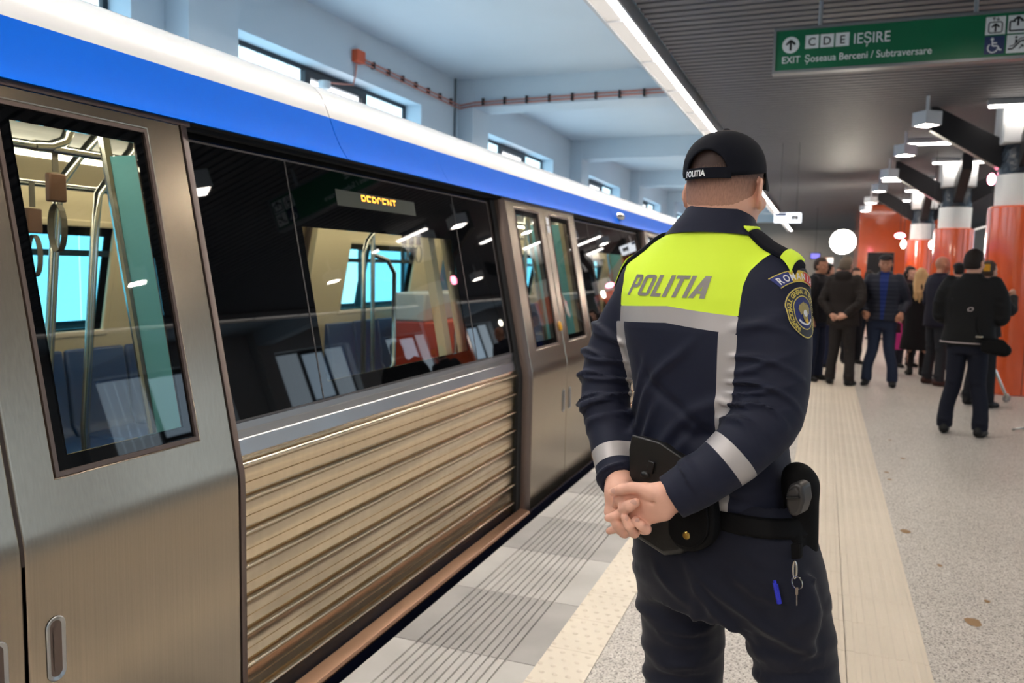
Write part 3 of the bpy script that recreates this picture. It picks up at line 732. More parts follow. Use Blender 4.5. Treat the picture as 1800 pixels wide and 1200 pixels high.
def window_strip(side, y0, y1, display=False):
    f0, f1 = y0+0.035, y1-0.115
    c0, c1 = f0+0.56, f1-0.60
    p1_, p2_ = f0+0.515, f1-0.51
    m = MB(); holed(m, side, y0, y1, 1.012, TOP-0.004, 0.060, 0.068, (c0, c1, 1.085, 1.69))
    st = obj('window_strip', m, blackg, T)
    g = MB(); slab(g, side, c0, c1, 1.085, 1.69, 0.060, 0.066); obj('window_pane', g, pane_m if side > 0 else pane_f, st)
    g = MB(); frame(g, side, f0, f1, 1.014, 1.945, 0.007, 0.0585, 0.061)
    for q in (p1_, p2_): slab(g, side, q-0.003, q+0.003, 1.02, 1.94, 0.0585, 0.061)
    obj('frame_line', g, M('strip_frame_grey', (92, 88, 88), .4, .5), st)
    if display:
        a, b = f0+0.84, f0+1.545
        g = MB(); slab(g, side, a, b, 1.795, 1.864, 0.0588, 0.0605)
        dsp = obj('destination_display', g, M('display_panel', (86, 92, 84), .3), st)
        glyph = {'B': '11110100011000111110100011000111110', 'E': '11111100001000011110100001000011111', 'R': '11110100011000111110101001001010001', 'C': '01110100011000010000100001000101110', 'N': '10001110011010110011100011000110001', 'I': '11111001000010000100001000010011111'}
        g = MB(); d = 0.0074; y = a+0.205
        for ch in 'BERCENI':
            for r in range(4):
                for c in range(5):
                    if glyph[ch][r*5+c] == '1':
                        yy = y+c*d; z = 1.853-r*d*0.95; e_ = d*0.44
                        g.add([(px_(z+s2*e_)-0.0580, yy+s1*e_, z+s2*e_) for s1, s2 in ((-1, -1), (1, -1), (1, 1), (-1, 1))], [(0, 1, 2, 3)])
            y += 6.2*d
        obj('amber_lettering', g, E('amber_led', (255, 160, 50), 1.8), st)
    return c0, c1

NEAR = range(-1, 8)
for k in NEAR:
    yc = 1.285+PITCH*k
    doorway(1, yc, k == 1)
    ribs(1, yc+0.81, yc+PITCH-0.80); window_strip(1, yc+0.79, yc+PITCH-0.79, k == 0)
for k in range(-1, 4):
    yc = 1.285+PITCH*k
    doorway(-1, yc); ribs(-1, yc+0.81, yc+PITCH-0.80); window_strip(-1, yc+0.79, yc+PITCH-0.79)
TY0, TY1 = 1.285-PITCH-0.75, 1.285+PITCH*8-0.79
m = MB(); slab(m, -1, 1.285+PITCH*4-.79, TY1, -0.05, TOP, 0.0, 0.05); obj('far_side_panel', m, steel, T)

# roof shell: blue cantrail and white roof, in lengths with a visible joint
blue_p = [(-1.905, 1.988), (-1.912, 1.992), (-1.945, 2.04), (-1.975, 2.10), (-2.0, 2.166)]
white_p = [(-2.0, 2.166), (-2.018, 2.21), (-2.045, 2.262), (-2.085, 2.302), (-2.14, 2.327), (-2.22, 2.352), (-2.34, 2.378), (-2.5, 2.402), (-2.8, 2.43), (-3.2, 2.44)]
joints = [TY0, 2.974, 7.744, 12.5, 17.25, 22.0, 26.8, TY1]
for a, b in zip(joints[:-1], joints[1:]):
    a += 0.004; b -= 0.004
    m = MB(); pf = white_p + [(2*XC-p[0], p[1]) for p in white_p[::-1][1:]]
    inn = [(p[0]+(0.02 if p[0] > XC else -0.02)*-1, p[1]-0.03) for p in pf]
    m.strip(pf, inn, a, b); obj('roof_panel', m, whitep, T, angle=50)
    for side in (1, -1):
        for a1, b1 in (((a, 3.9755), (3.9775, b)) if a < 3.976 < b else ((a, b),)):
            m = MB(); m.strip([(sx(p[0], side), p[1]) for p in blue_p], [(sx(p[0]-0.05, side), p[1]+0.003) for p in blue_p], a1, b1)
            obj('cantrail_panel', m, bluep, T, angle=50)
m = MB()
for side in (1, -1):
    m.strip([(sx(p[0]-0.012, side), p[1]) for p in [(-1.93, 1.984)]+blue_p[1:]+white_p[1:4]], [(sx(p[0]-0.04, side), p[1]) for p in [(-1.93, 1.984)]+blue_p[1:]+white_p[1:4]], TY0, TY1)
    m.strip([(sx(-1.945, side), 1.97), (sx(-1.96, side), 2.0)], [(sx(-2.0, side), 1.97), (sx(-2.0, side), 2.0)], TY0, TY1)
obj('gutter_liner', m, blackr, T)
# lower skirt, underframe, bogies
m = MB()
for side in (1, -1):
    m.strip([(sx(-1.695, side), -0.03), (sx(-1.70, side), -0.25), (sx(-1.73, side), -0.42)], [(sx(-1.78, side), -0.03), (sx(-1.78, side), -0.25), (sx(-1.78, side), -0.42)], TY0, TY1)
obj('lower_skirt', m, navyl, T)
m = MB().box(-4.6, -1.8, TY0, TY1, -0.5, -0.36); obj('underframe', m, blackr, T)
for yb in (0.5, 12.5, 18.5, 30):
    m = MB().box(-4.2, -2.2, yb-1.5, yb+1.5, -0.85, -0.52)
    for dy in (-1.0, 1.0):
        for x in (-3.95, -2.6):
            mm = MB().lathe([(0.36, 0), (0.36, .1)], n=24); m.add([(x+q[2], yb+dy+q[0], -0.79+q[1]) for q in mm.v], mm.f)
    obj('bogie', m, blackr, T)
# small dome camera on the blue band
g = MB().lathe([(0.0, 0.07), (0.018, 0.066), (0.03, 0.05), (0.035, 0.03), (0.04, 0.02), (0.045, 0.0)], n=16); g.v = [(-1.955+p[2], 7.95+p[0], 2.065+p[1]) for p in g.v]
obj('dome_camera', g, chrome, T)

# interior
m = MB().box(-4.55, -1.85, TY0, TY1, -0.06, -0.022); obj('cabin_floor', m, M('dark_speckled_floor', (52, 54, 58), .5, var=(40, .3)), T)
for cl, nm, mt in (([(-1.99, 1.93), (-2.1, 2.02), (-2.3, 2.085), (-2.42, 2.115)], 'coving', liner), ([(-2.42, 2.115), (-2.55, 2.16), (-2.7, 2.17)], 'ceiling_edge', liner2)):
    for side in (1, -1):
        m = MB(); m.strip([(sx(p[0], side), p[1]) for p in cl], [(sx(p[0], side), p[1]+0.02) for p in cl], TY0, TY1); obj(nm, m, mt, T, angle=60)
m = MB().box(-3.7, -2.7, TY0, TY1, 2.17, 2.19); obj('cabin_ceiling', m, liner2, T)
for q in (TY0-0.05, TY1): obj('end_wall', MB().box(-4.6, -1.8, q, q+.05, -0.5, 2.2), liner, T)
for side in (1, -1):
    for k in range(-1, 5):
        y = 1.285+PITCH*k-0.6
        m = MB().box(*sorted((sx(-2.425, side), sx(-2.452, side))), y, y+PITCH-0.35, 2.085, 2.108); obj('cabin_light', m, tl_e, T)
    for k in range(-1, 4):
        yc = 1.285+PITCH*k
        m = MB()
        wl0, wl1 = yc+0.79+0.035+0.56, yc+PITCH-0.79-0.115-0.60
        holed(m, side, yc+0.80, yc+PITCH-0.80, 0.0, 1.96, 0.115, 0.135, (wl0-.02, wl1+.02, 0.97 if side > 0 else 1.06, 1.76))
        obj('side_lining', m, liner, T)
        m = MB(); frame(m, side, wl0-.06, wl1+.06, 0.94 if side > 0 else 1.03, 1.79, .045, 0.108, 0.14); obj('window_surround', m, liner, T, bevel=.01)
        if side < 0:
            m = MB(); slab(m, side, wl0-.02, wl1+.02, 1.56, 1.60, 0.07, 0.11); slab(m, side, (wl0*2+wl1)/3-.05, (wl0*2+wl1)/3+.05, 1.09, 1.7, 0.02, 0.045)
            obj('hopper_bar', m, M('dark_teal_bar', (20, 44, 56), .4), T)
        # door frame lining
        m = MB()
        for q in (yc-0.83, yc+0.77): slab(m, side, q, q+0.06, 0, 1.95, 0.07, 0.14)
        obj('door_surround', m, liner, T)
        # bench seats
        if k in (-1, 0, 1, 2):
            n = 5; a0 = yc+0.95; wd = (PITCH-1.9)/n
            for j in range(n):
                if side > 0 and k not in (0, 1): continue
                m = MB(); s0, s1 = a0+j*wd+0.01, a0+(j+1)*wd-0.01
                prof = [(-1.97, 0.97), (-2.0, 0.97), (-2.03, 0.80), (-2.06, 0.50), (-2.1, 0.44), (-2.45, 0.455), (-2.5, 0.44), (-2.5, 0.41), (-2.05, 0.38), (-1.95, 0.5)]
                m.prism([(sx(p[0], side), p[1]) for p in prof], s0, s1)
                o_ = obj('bench_seat', m, seatb, T, bevel=0.015)
            m = MB().box(*sorted((sx(-1.95, side), sx(-2.40, side))), a0, a0+n*wd, -0.02, 0.36); obj('seat_box', m, M('dark_seat_base', (24, 26, 34), .5), T)
        # draught screens at the doors, with a rail
        if side > 0:
            for ys, inner in ((yc+0.84, 1), (yc-0.84, -1)):
                zz = [0.35, 0.83, 0.93, 1.5, 1.9]
                m = MB(); prof = [(sx(px_(z)-0.14, side), z) for z in zz] + [(sx(px_(z)-0.41, side), z) for z in zz[::-1]]
                m.prism(prof, ys-0.005, ys+0.005); obj('draught_screen', m, M('frosted_screen_glass', (118, 194, 208), .45, 0, .5), T)
                m = MB().tube([(sx(px_(z)-0.43, side), ys, z) for z in (0.02, .35, 0.83, 0.93, 1.5, 1.9, 2.1)], 0.019, 10); obj('screen_rail', m, chrome, T)
# grab poles
def pole(pts, r=0.018, name='grab_pole'): return obj(name, MB().tube(pts, r, 10), chrome, T, angle=60)
def bent(x, y, x2=None):
    x2 = x if x2 is None else x2
    return [(x2, y+0.26, 2.17), (x2, y+0.2, 2.04), (x2, y+0.1, 1.93), (x, y+0.02, 1.83), (x, y, 1.70), (x-0.03, y-0.06, 0.8), (x-0.02, y-.04, -0.02)]
pole(bent(-2.75, 2.26)); pole(bent(-3.0, 2.66))
pole([(-3.2, 5.33, -0.02), (-3.2, 5.33, 1.80), (-3.2, 5.36, 2.17)])
pole([(-3.2, 5.33, 1.78), (-3.2, 5.25, 1.72), (-3.2, 5.20, 1.62), (-3.2, 5.2, 0.7), (-3.2, 5.28, 0.6), (-3.2, 5.33, .58)])
pole([(-3.2, 5.33, 1.62), (-3.2, 5.55, 1.58), (-3.2, 5.66, 1.48), (-3.2, 5.66, 0.75), (-3.2, 5.45, 0.58), (-3.2, 5.33, .56)])
pole([(-2.7, 5.75, -0.02), (-2.75, 5.9, 2.17)]); pole([(-2.6, 7.05, 0), (-2.6, 7.05, 2.17)]); pole([(-3.2, 9.8, 0), (-3.2, 9.8, 2.17)]); pole([(-3.2, 1.2, 0), (-3.2, 1.2, 2.17)])
# overhead rails with strap hangers
for x in (-2.55, -3.85):
    pole([(x, TY0+.5, 1.93), (x, 13, 1.93)], 0.016, 'overhead_rail')
pole([(-2.55, 2.16, 2.16), (-2.55, 2.16, 2.0), (-2.55, 2.14, 1.96), (-2.55, 2.08, 1.935), (-2.55, 2.02, 1.93)], 0.02, 'rail_bracket')
pole([(-3.2, 2.2, 2.17), (-3.2, 2.2, 1.95), (-3.2, 2.26, 1.85), (-3.2, 2.36, 1.83)], 0.016, 'rail_bracket')
adb = M('brown_hanger_block', (104, 72, 56), .5); strapm = M('grey_strap', (104, 98, 88), .6)
def hanger(x, y, z):
    m = MB(); pts = [(x, y, z)]
    loop = [(x+0.034*math.sin(2*PI*t)*(1 if t < .5 else 1), y, z-0.19-0.09*(1-math.cos(2*PI*t))/2*1.9) for t in np.linspace(0, 1, 17)]
    for (a, b) in zip(loop[:-1], loop[1:]):
        m.add([(a[0], y-.012, a[2]), (a[0], y+.012, a[2]), (b[0], y+.012, b[2]), (b[0], y-.012, b[2]), (a[0]*1.0+.003, y-.012, a[2]), (a[0]+.003, y+.012, a[2]), (b[0]+.003, y+.012, b[2]), (b[0]+.003, y-.012, b[2])], [(0,1,2,3), (7,6,5,4), (0,3,7,4), (1,5,6,2)])
    m.box(x-.002, x+.002, y-.012, y+.012, z-.08, z+.02)
    st = obj('strap_hanger', m, strapm, T)
    obj('hanger_block', MB().box(x-.014, x+.014, y-.034, y+.034, z-.185, z-.085), adb, st, bevel=.006)
for y in (1.93, 1.98): pass
hanger(-2.55, 2.10, 1.93)
for y in (2.26, 2.36): hanger(-3.0, y, 1.83)
for y in (7.0, 7.15, 7.3, 9.0, 9.15): hanger(-3.85, y, 1.93)
# red end panel and pale locker seen through the window
m = MB().box(-4.3, -3.75, 7.55, 9.2, -0.02, 0.95); obj('red_partition', m, redp, T, bevel=.02)
m = MB().box(-4.3, -3.9, 7.55, 9.2, 0.95, 1.25); obj('pale_partition', m, M('pale_partition_grey', (196, 200, 204), .5), T, bevel=.02)
m = MB().box(-2.4, -2.02, 4.02, 4.06, 0.4, 1.85); 
m = MB(); zz = [0.5, 0.93, 1.4, 1.72]; m.strip([(px_(z)-0.15, z) for z in zz], [(px_(z)-0.20, z) for z in zz], 3.93, 4.0); obj('cream_grab_edge', m, liner, T)

# rails of the far track
m = MB()
for x in (2*AX+3.2-.72, 2*AX+3.2+.72, -3.92, -2.48): m.box(x-.035, x+.035, Y0, Y1, -1.2, -1.14).box(x-.07, x+.07, Y0, Y1, -1.2, -1.185)
struct('trim_rails', m, M('rail_steel', (110, 104, 98), .4, .9))

# ================================================================ SCULPTING BY DISTANCE FIELDS (bodies and clothes)
def axis(lo, hi, h, fine=()):
    """sample positions from lo to hi at step h, finer inside the given (a, b, step) ranges"""
    out = [lo]
    while out[-1] < hi:
        p = out[-1]; st = h
        for a, b, f in fine:
            if a-1e-9 <= p < b: st = min(st, f)
        out.append(p+st)
    return np.array(out)
class Field:
    def __init__(s, xs, ys, zs):
        s.ax = (np.asarray(xs), np.asarray(ys), np.asarray(zs)); s.d = np.full(tuple(len(a) for a in s.ax), 1.0, np.float32)
    def op(s, fn, lo, hi, k=0.0, mode='u', pad=0.05):
        sl = []
        for a, l, h in zip(s.ax, lo, hi):
            i0 = np.searchsorted(a, l-pad-k); i1 = np.searchsorted(a, h+pad+k)
            if i1 <= i0: return s
            sl.append(slice(i0, i1))
        sl = tuple(sl)
        X = s.ax[0][sl[0]][:, None, None]; Y = s.ax[1][sl[1]][None, :, None]; Z = s.ax[2][sl[2]][None, None, :]
        b = fn(X, Y, Z).astype(np.float32); a = s.d[sl]
        if mode == 'u':
            if k > 0: h = np.clip(0.5+0.5*(a-b)/k, 0, 1); r = a*(1-h)+b*h-k*h*(1-h)
            else: r = np.minimum(a, b)
        else:  # subtract
            if k > 0: h = np.clip(0.5-0.5*(a+b)/k, 0, 1); r = a*(1-h)-b*h+k*h*(1-h)
            else: r = np.maximum(a, -b)
        s.d[sl] = r; return s
    def cap(s, a, b, ra, rb=None, k=0.0, mode='u', squash=None):
        a = np.array(a, float); b = np.array(b, float); rb = ra if rb is None else rb; m = max(ra, rb); ab = b-a; L2 = max(ab.dot(ab), 1e-9)
        def fn(X, Y, Z):
            t = np.clip(((X-a[0])*ab[0]+(Y-a[1])*ab[1]+(Z-a[2])*ab[2])/L2, 0, 1)
            return np.sqrt((X-a[0]-t*ab[0])**2+(Y-a[1]-t*ab[1])**2+(Z-a[2]-t*ab[2])**2)-(ra+t*(rb-ra))
        return s.op(fn, np.minimum(a, b)-m, np.maximum(a, b)+m, k, mode)
    def chain(s, pts, rs, k=0.0, mode='u'):
        for i in range(len(pts)-1): s.cap(pts[i], pts[i+1], rs[i], rs[i+1], k, mode)
        return s
    def ell(s, c, r, k=0.0, mode='u', R=None):
        c = np.array(c, float); r = np.array(r, float)
        def fn(X, Y, Z):
            x, y, z = X-c[0], Y-c[1], Z-c[2]
            if R is not None: x, y, z = (R[0][0]*x+R[0][1]*y+R[0][2]*z, R[1][0]*x+R[1][1]*y+R[1][2]*z, R[2][0]*x+R[2][1]*y+R[2][2]*z)
            q = np.sqrt((x/r[0])**2+(y/r[1])**2+(z/r[2])**2); g = np.sqrt((x/r[0]**2)**2+(y/r[1]**2)**2+(z/r[2]**2)**2)
            return q*(q-1)/np.maximum(g, 1e-6)
        m = r.max(); return s.op(fn, c-m, c+m, k, mode)
    def stack(s, tab, k=0.0, n=2.4, disp=None, mode='u'):
        """tab rows: z, cx, cy, rx, r_front, r_back"""
        T_ = np.array(tab, float)
        def fn(X, Y, Z):
            z = np.clip(Z, T_[0, 0], T_[-1, 0]); g = lambda j: np.interp(z, T_[:, 0], T_[:, j])
            cx, cy, rx, rf, rb = (g(j) for j in range(1, 6))
            x = X-cx; y = Y-cy; ry = np.where(y > 0, rf, rb)
            q = (np.abs(x/rx)**n+np.abs(y/ry)**n)**(1/n)
            d = (q-1)*np.minimum(rx, ry)
            d = np.maximum(d, np.maximum(T_[0, 0]-Z, Z-T_[-1, 0]))
            return d if disp is None else d-disp(X, Y, Z)
        lo = (min(T_[:, 1]-T_[:, 3]), min(T_[:, 2]-T_[:, 5]), T_[0, 0]); hi = (max(T_[:, 1]+T_[:, 3]), max(T_[:, 2]+T_[:, 4]), T_[-1, 0])
        return s.op(fn, np.array(lo), np.array(hi), k, mode)
    def limb(s, L, k=0.0, folds=(), cut=None, grow=0.0):
        """L = Limb; folds = (t, slope, theta0, width, amp); cut = flat end"""
        P, Rr, T_ = L.p, L.r, L.t
        def fn(X, Y, Z):
            best = None; bt = None
            for i in range(len(P)-1):
                a, b = P[i], P[i+1]; ab = b-a; l2 = ab.dot(ab)
                t = np.clip(((X-a[0])*ab[0]+(Y-a[1])*ab[1]+(Z-a[2])*ab[2])/l2, 0, 1)
                d = np.sqrt((X-a[0]-t*ab[0])**2+(Y-a[1]-t*ab[1])**2+(Z-a[2]-t*ab[2])**2)-(Rr[i]+t*(Rr[i+1]-Rr[i])+grow)
                tt = T_[i]+t*(T_[i+1]-T_[i])
                if best is None: best, bt = d, tt
                else:
                    m = d < best; best = np.where(m, d, best); bt = np.where(m, tt, bt)
            if folds:
                c = np.stack([np.interp(bt, T_, P[:, j]) for j in range(3)], 0)
                th = np.arctan2((X-c[0])*L.v[0]+(Y-c[1])*L.v[1]+(Z-c[2])*L.v[2], (X-c[0])*L.u[0]+(Y-c[1])*L.u[1]+(Z-c[2])*L.u[2])
                for (t0, sl, th0, wd, am) in folds:
                    cth = np.cos(th-th0)
                    best = best-am*np.exp(-((bt-t0-sl*cth)/wd)**2)*((1+cth)/2)**1.6
            if cut:
                e = P[-1]; dr = P[-1]-P[-2]; dr = dr/np.linalg.norm(dr)
                if cut is not True: dr = np.array(cut, float)/np.linalg.norm(cut)
                best = np.maximum(best, (X-e[0])*dr[0]+(Y-e[1])*dr[1]+(Z-e[2])*dr[2])
            return best
        m = Rr.max()+0.03; return s.op(fn, P.min(0)-m, P.max(0)+m, k)
    def half(s, n, c):
        """keep the side where n.p < c"""
        X, Y, Z = s.ax[0][:, None, None], s.ax[1][None, :, None], s.ax[2][None, None, :]
        s.d = np.maximum(s.d, (n[0]*X+n[1]*Y+n[2]*Z-c).astype(np.float32)); return s
    def mesh(s):
        d = s.d; s_ = d < 0
        nx, ny, nz = d.shape
        c = np.zeros((nx-1, ny-1, nz-1), np.uint8)
        for i in (0, 1):
            for j in (0, 1):
                for k in (0, 1): c += s_[i:nx-1+i, j:ny-1+j, k:nz-1+k]
        mask = (c > 0) & (c < 8); I, J, K = np.nonzero(mask)
        idx = np.full(mask.shape, -1, np.int32); idx[mask] = np.arange(len(I))
        acc = np.zeros((len(I), 3)); cnt = np.zeros(len(I))
        xs, ys, zs_ = s.ax
        cor = [(i, j, k) for i in (0, 1) for j in (0, 1) for k in (0, 1)]
        for a in cor:
            for ax_ in range(3):
                if a[ax_]: continue
                b = list(a); b[ax_] = 1
                va = d[I+a[0], J+a[1], K+a[2]]; vb = d[I+b[0], J+b[1], K+b[2]]
                m = (va < 0) != (vb < 0); t = np.where(m, va/np.where(m, va-vb, 1), 0)
                pa = np.stack([xs[I+a[0]], ys[J+a[1]], zs_[K+a[2]]], 1); pb = np.stack([xs[I+b[0]], ys[J+b[1]], zs_[K+b[2]]], 1)
                acc += np.where(m[:, None], pa+t[:, None]*(pb-pa), 0); cnt += m
        V = acc/cnt[:, None]; Q = []
        e = s_[:-1] != s_[1:]; i, j, k = np.nonzero(e[:, 1:-1, 1:-1]); j += 1; k += 1
        q = np.stack([idx[i, j-1, k-1], idx[i, j, k-1], idx[i, j, k], idx[i, j-1, k]], 1); fl = s_[i+1, j, k]; q[fl] = q[fl][:, ::-1]; Q.append(q)
        e = s_[:, :-1] != s_[:, 1:]; i, j, k = np.nonzero(e[1:-1, :, 1:-1]); i += 1; k += 1
        q = np.stack([idx[i-1, j, k-1], idx[i-1, j, k], idx[i, j, k], idx[i, j, k-1]], 1); fl = s_[i, j+1, k]; q[fl] = q[fl][:, ::-1]; Q.append(q)
        e = s_[:, :, :-1] != s_[:, :, 1:]; i, j, k = np.nonzero(e[1:-1, 1:-1]); i += 1; j += 1
        q = np.stack([idx[i-1, j-1, k], idx[i, j-1, k], idx[i, j, k], idx[i-1, j, k]], 1); fl = s_[i, j, k+1]; q[fl] = q[fl][:, ::-1]; Q.append(q)
        Q = np.concatenate(Q); Q = Q[(Q >= 0).all(1)]
        return V, Q
class Limb:
    def __init__(s, pts, rs, sub=4, u=(0, -1, 0)):
        pts = np.array(pts, float); n = len(pts); P = []; R = []; T = []
        for i in range(n-1):
            p0, p1, p2, p3 = pts[max(i-1, 0)], pts[i], pts[i+1], pts[min(i+2, n-1)]
            for q in range(sub):
                t = q/sub
                P.append(0.5*((2*p1)+(-p0+p2)*t+(2*p0-5*p1+4*p2-p3)*t*t+(-p0+3*p1-3*p2+p3)*t**3)); T.append((i+t)/(n-1)); tt = t*t*(3-2*t); R.append(rs[i]*(1-tt)+rs[i+1]*tt)
        P.append(pts[-1]); T.append(1.0); R.append(rs[-1])
        s.p = np.array(P); s.r = np.array(R); s.t = np.array(T)
        dr = pts[-1]-pts[0]; dr /= np.linalg.norm(dr); u = np.array(u, float); u = u-dr*u.dot(dr); s.u = u/np.linalg.norm(u); s.v = np.cross(dr, s.u)
    def at(s, t):
        c = np.array([np.interp(t, s.t, s.p[:, j]) for j in range(3)]); a = np.array([np.interp(min(t+.03, 1), s.t, s.p[:, j]) for j in range(3)]); b = np.array([np.interp(max(t-.03, 0), s.t, s.p[:, j]) for j in range(3)])
        dr = a-b; return c, dr/np.linalg.norm(dr), float(np.interp(t, s.t, s.r))
def rawobj(name, V, Q, mat, parent, smooth=True):
    me = bpy.data.meshes.new(name); me.from_pydata([tuple(v) for v in np.asarray(V, float)], [], [tuple(int(i) for i in q) for q in Q])
    for m in (mat if isinstance(mat, (list, tuple)) else [mat]): me.materials.append(m)
    o = bpy.data.objects.new(name, me); COL.objects.link(o)
    if parent: o.parent = parent; ORIGIN[o.name] = np.zeros(3)
    if smooth: me.shade_smooth()
    return o
def fobj(name, F_, mat, parent):
    V, Q = F_.mesh(); return rawobj(name, V, Q, mat, parent)
def split(V, Fs, fn):
    """cut a mesh along fn = 0 -> (inside, outside) face lists on one grown vertex list"""
    V = list(map(tuple, V)); val = list(fn(np.array(V))); cache = {}; a_, b_ = [], []
    def cutv(i, j):
        key = (min(i, j), max(i, j))
        if key not in cache:
            t = val[i]/(val[i]-val[j]); V.append(tuple(V[i][c]+t*(V[j][c]-V[i][c]) for c in range(3))); val.append(0.0); cache[key] = len(V)-1
        return cache[key]
    for f in Fs:
        sg = [val[i] < 0 for i in f]
        if all(sg): a_.append(tuple(f)); continue
        if not any(sg): b_.append(tuple(f)); continue
        A, B = [], []
        for q in range(len(f)):
            i, j = f[q], f[(q+1) % len(f)]
            (A if val[i] < 0 else B).append(i)
            if (val[i] < 0) != (val[j] < 0): c = cutv(i, j); A.append(c); B.append(c)
        if len(A) > 2: a_.append(tuple(A))
        if len(B) > 2: b_.append(tuple(B))
    return V, a_, b_
def compact(V, Fs):
    m = {}; out = []; vs = []
    for f in Fs:
        g = []
        for i in f:
            if i not in m: m[i] = len(vs); vs.append(V[i])
            g.append(m[i])
        out.append(tuple(g))
    return vs, out
def tess(mb, step):
    """triangles of a flat shape split until short enough to follow a curved surface"""
    vs = [np.array(v) for v in mb.v]; fs = []
    for f in mb.f:
        for k in range(1, len(f)-1): fs.append((f[0], f[k], f[k+1]))
    for _ in range(7):
        cache = {}; out = []; changed = False
        def mid(i, j):
            key = (min(i, j), max(i, j))
            if key not in cache:
                cache[key] = len(vs); vs.append((vs[i]+vs[j])/2)
            return cache[key]
        for f in fs:
            L = [np.linalg.norm(vs[f[q]]-vs[f[(q+1) % 3]]) for q in range(3)]
            lg = [l > step for l in L]
            if not any(lg): out.append(f); continue
            changed = True
            ms = [mid(f[q], f[(q+1) % 3]) if lg[q] else None for q in range(3)]
            n = sum(lg)
            if n == 3: a, b, c = ms; out += [(f[0], a, c), (f[1], b, a), (f[2], c, b), (a, b, c)]
            elif n == 1:
                q = lg.index(True); out += [(f[q], ms[q], f[(q+2) % 3]), (ms[q], f[(q+1) % 3], f[(q+2) % 3])]
            else:
                q = lg.index(False); i, j, k = f[q], f[(q+1) % 3], f[(q+2) % 3]; a, b = ms[(q+1) % 3], ms[(q+2) % 3]
                out += [(i, j, a), (i, a, b), (a, k, b)]
        fs = out
        if not changed: break
    m = MB(); m.v = [tuple(v) for v in vs]; m.f = fs; return m
def project(mb, bvh, origin_fn, direction, off):
    """throw each vertex along direction onto a surface and lift it by off"""
    D = Vector(direction).normalized(); out = MB(); bad = set()
    for i, p in enumerate(mb.v):
        o = Vector(origin_fn(p)); h = bvh.ray_cast(o, D)
        if h[0] is None: bad.add(i); out.v.append(tuple(o)); continue
        n = h[1] if h[1].dot(D) < 0 else -h[1]
        out.v.append(tuple(h[0]-D*off))
    out.f = [f for f in mb.f if not any(i in bad for i in f)]
    return out
def sines(seed, n, f0, f1):
    r = np.random.RandomState(seed); A = []
    for i in range(n):
        d = r.normal(size=3); d /= np.linalg.norm(d); A.append((d*r.uniform(f0, f1), r.uniform(0, 6.28)))
    def fn(X, Y, Z): return sum(np.sin(a[0]*X+a[1]*Y+a[2]*Z+p) for a, p in A)/n
    return fn

# ================================================================ THE POLICE OFFICER
PO = np.array([-0.247, 1.85, 0.0]); PA = math.radians(22)
PR = np.array([math.cos(PA), -math.sin(PA), 0]); PF = np.array([math.sin(PA), math.cos(PA), 0])
def Lp(px, py, q):
    d = CR*((px-900)/CAM_F)+CU*((600-py)/CAM_F)+CF; C0 = np.array([0, 0, CAM_H])
    t = ((PO+q*PF-C0).dot(PF))/d.dot(PF); v = C0+t*d-PO; return np.array([v.dot(PR), q, v[2]])
skin_m = M('skin', (232, 180, 158), 0.5, 0, 0.35, bump=(90, 0.12, 0.003), var=(14, 0.06))
skin_h = M('skin_of_hands', (198, 146, 124), 0.5, 0, 0.35, bump=(130, 0.2, 0.002), var=(30, 0.07))
navyc = M('navy_softshell', (19, 24, 45), 0.7, 0, 0.3, bump=(700, 0.12, 0.001), sheen=0.06)
navyt = M('navy_trouser_cloth', (20, 23, 38), 0.8, 0, 0.25, bump=(600, 0.15, 0.001), sheen=0.12)
capc = M('black_navy_cap_cloth', (14, 16, 26), 0.85, 0, 0.2, bump=(500, 0.2, 0.001))
hivis = M('hi_vis_yellow_cloth', (226, 255, 70), 0.65, 0, 0.25, bump=(500, 0.08, 0.001))
refl = M('reflective_tape', (176, 172, 172), 0.45, 0.25, 0.5, bump=(900, 0.08, 0.001))
prnt = M('grey_reflective_print', (136, 132, 126), 0.5, 0.2, 0.5)
leath = M('black_leather', (20, 20, 21), 0.42, 0, 0.5, bump=(160, 0.25, 0.002))
nylon = M('black_nylon', (9, 9, 11), 0.7, 0, 0.15, bump=(420, 0.3, 0.001))
brass = M('brass_snap', (196, 160, 84), 0.3, 1.0)
officer = local_thing('person', 'police officer in a black cap seen from behind, hands clasped behind his back', 'person', tuple(PO), rotz=-PA)

HX, HY, HZ = 0.030, 0.012, 1.752; HYAW = math.radians(4)
def hp(x, y, z):   # head-local -> officer-local
    c, s_ = math.cos(HYAW), math.sin(HYAW); return (HX+c*x-s_*y, HY+s_*x+c*y, HZ+z)
RH = [[math.cos(HYAW), math.sin(HYAW), 0], [-math.sin(HYAW), math.cos(HYAW), 0], [0, 0, 1]]

# limbs (sleeve axes)
LA = Limb([Lp(1140, 506, 0.0), Lp(1100, 565, -0.01), Lp(1072, 630, -0.03), Lp(1064, 700, -0.06), Lp(1072, 765, -0.10), Lp(1084, 830, -0.145), Lp(1090, 848, -0.16)],
          [0.060, 0.062, 0.060, 0.058, 0.050, 0.046, 0.044])
RA = Limb([Lp(1358, 508, 0.0), Lp(1363, 566, -0.02), Lp(1364, 640, -0.04), Lp(1352, 728, -0.07), Lp(1305, 786, -0.13), Lp(1240, 838, -0.185), Lp(1180, 874, -0.225)],
          [0.068, 0.072, 0.070, 0.068, 0.060, 0.053, 0.047])
LL = Limb([Lp(1185, 930, 0.02), Lp(1195, 1010, 0.02), Lp(1200, 1100, 0.03), Lp(1202, 1190, 0.03), (-0.04, 0.03, 0.46), (-0.05, 0.0, 0.28), (-0.055, -0.01, 0.06)],
          [0.100, 0.104, 0.098, 0.092, 0.086, 0.080, 0.080])
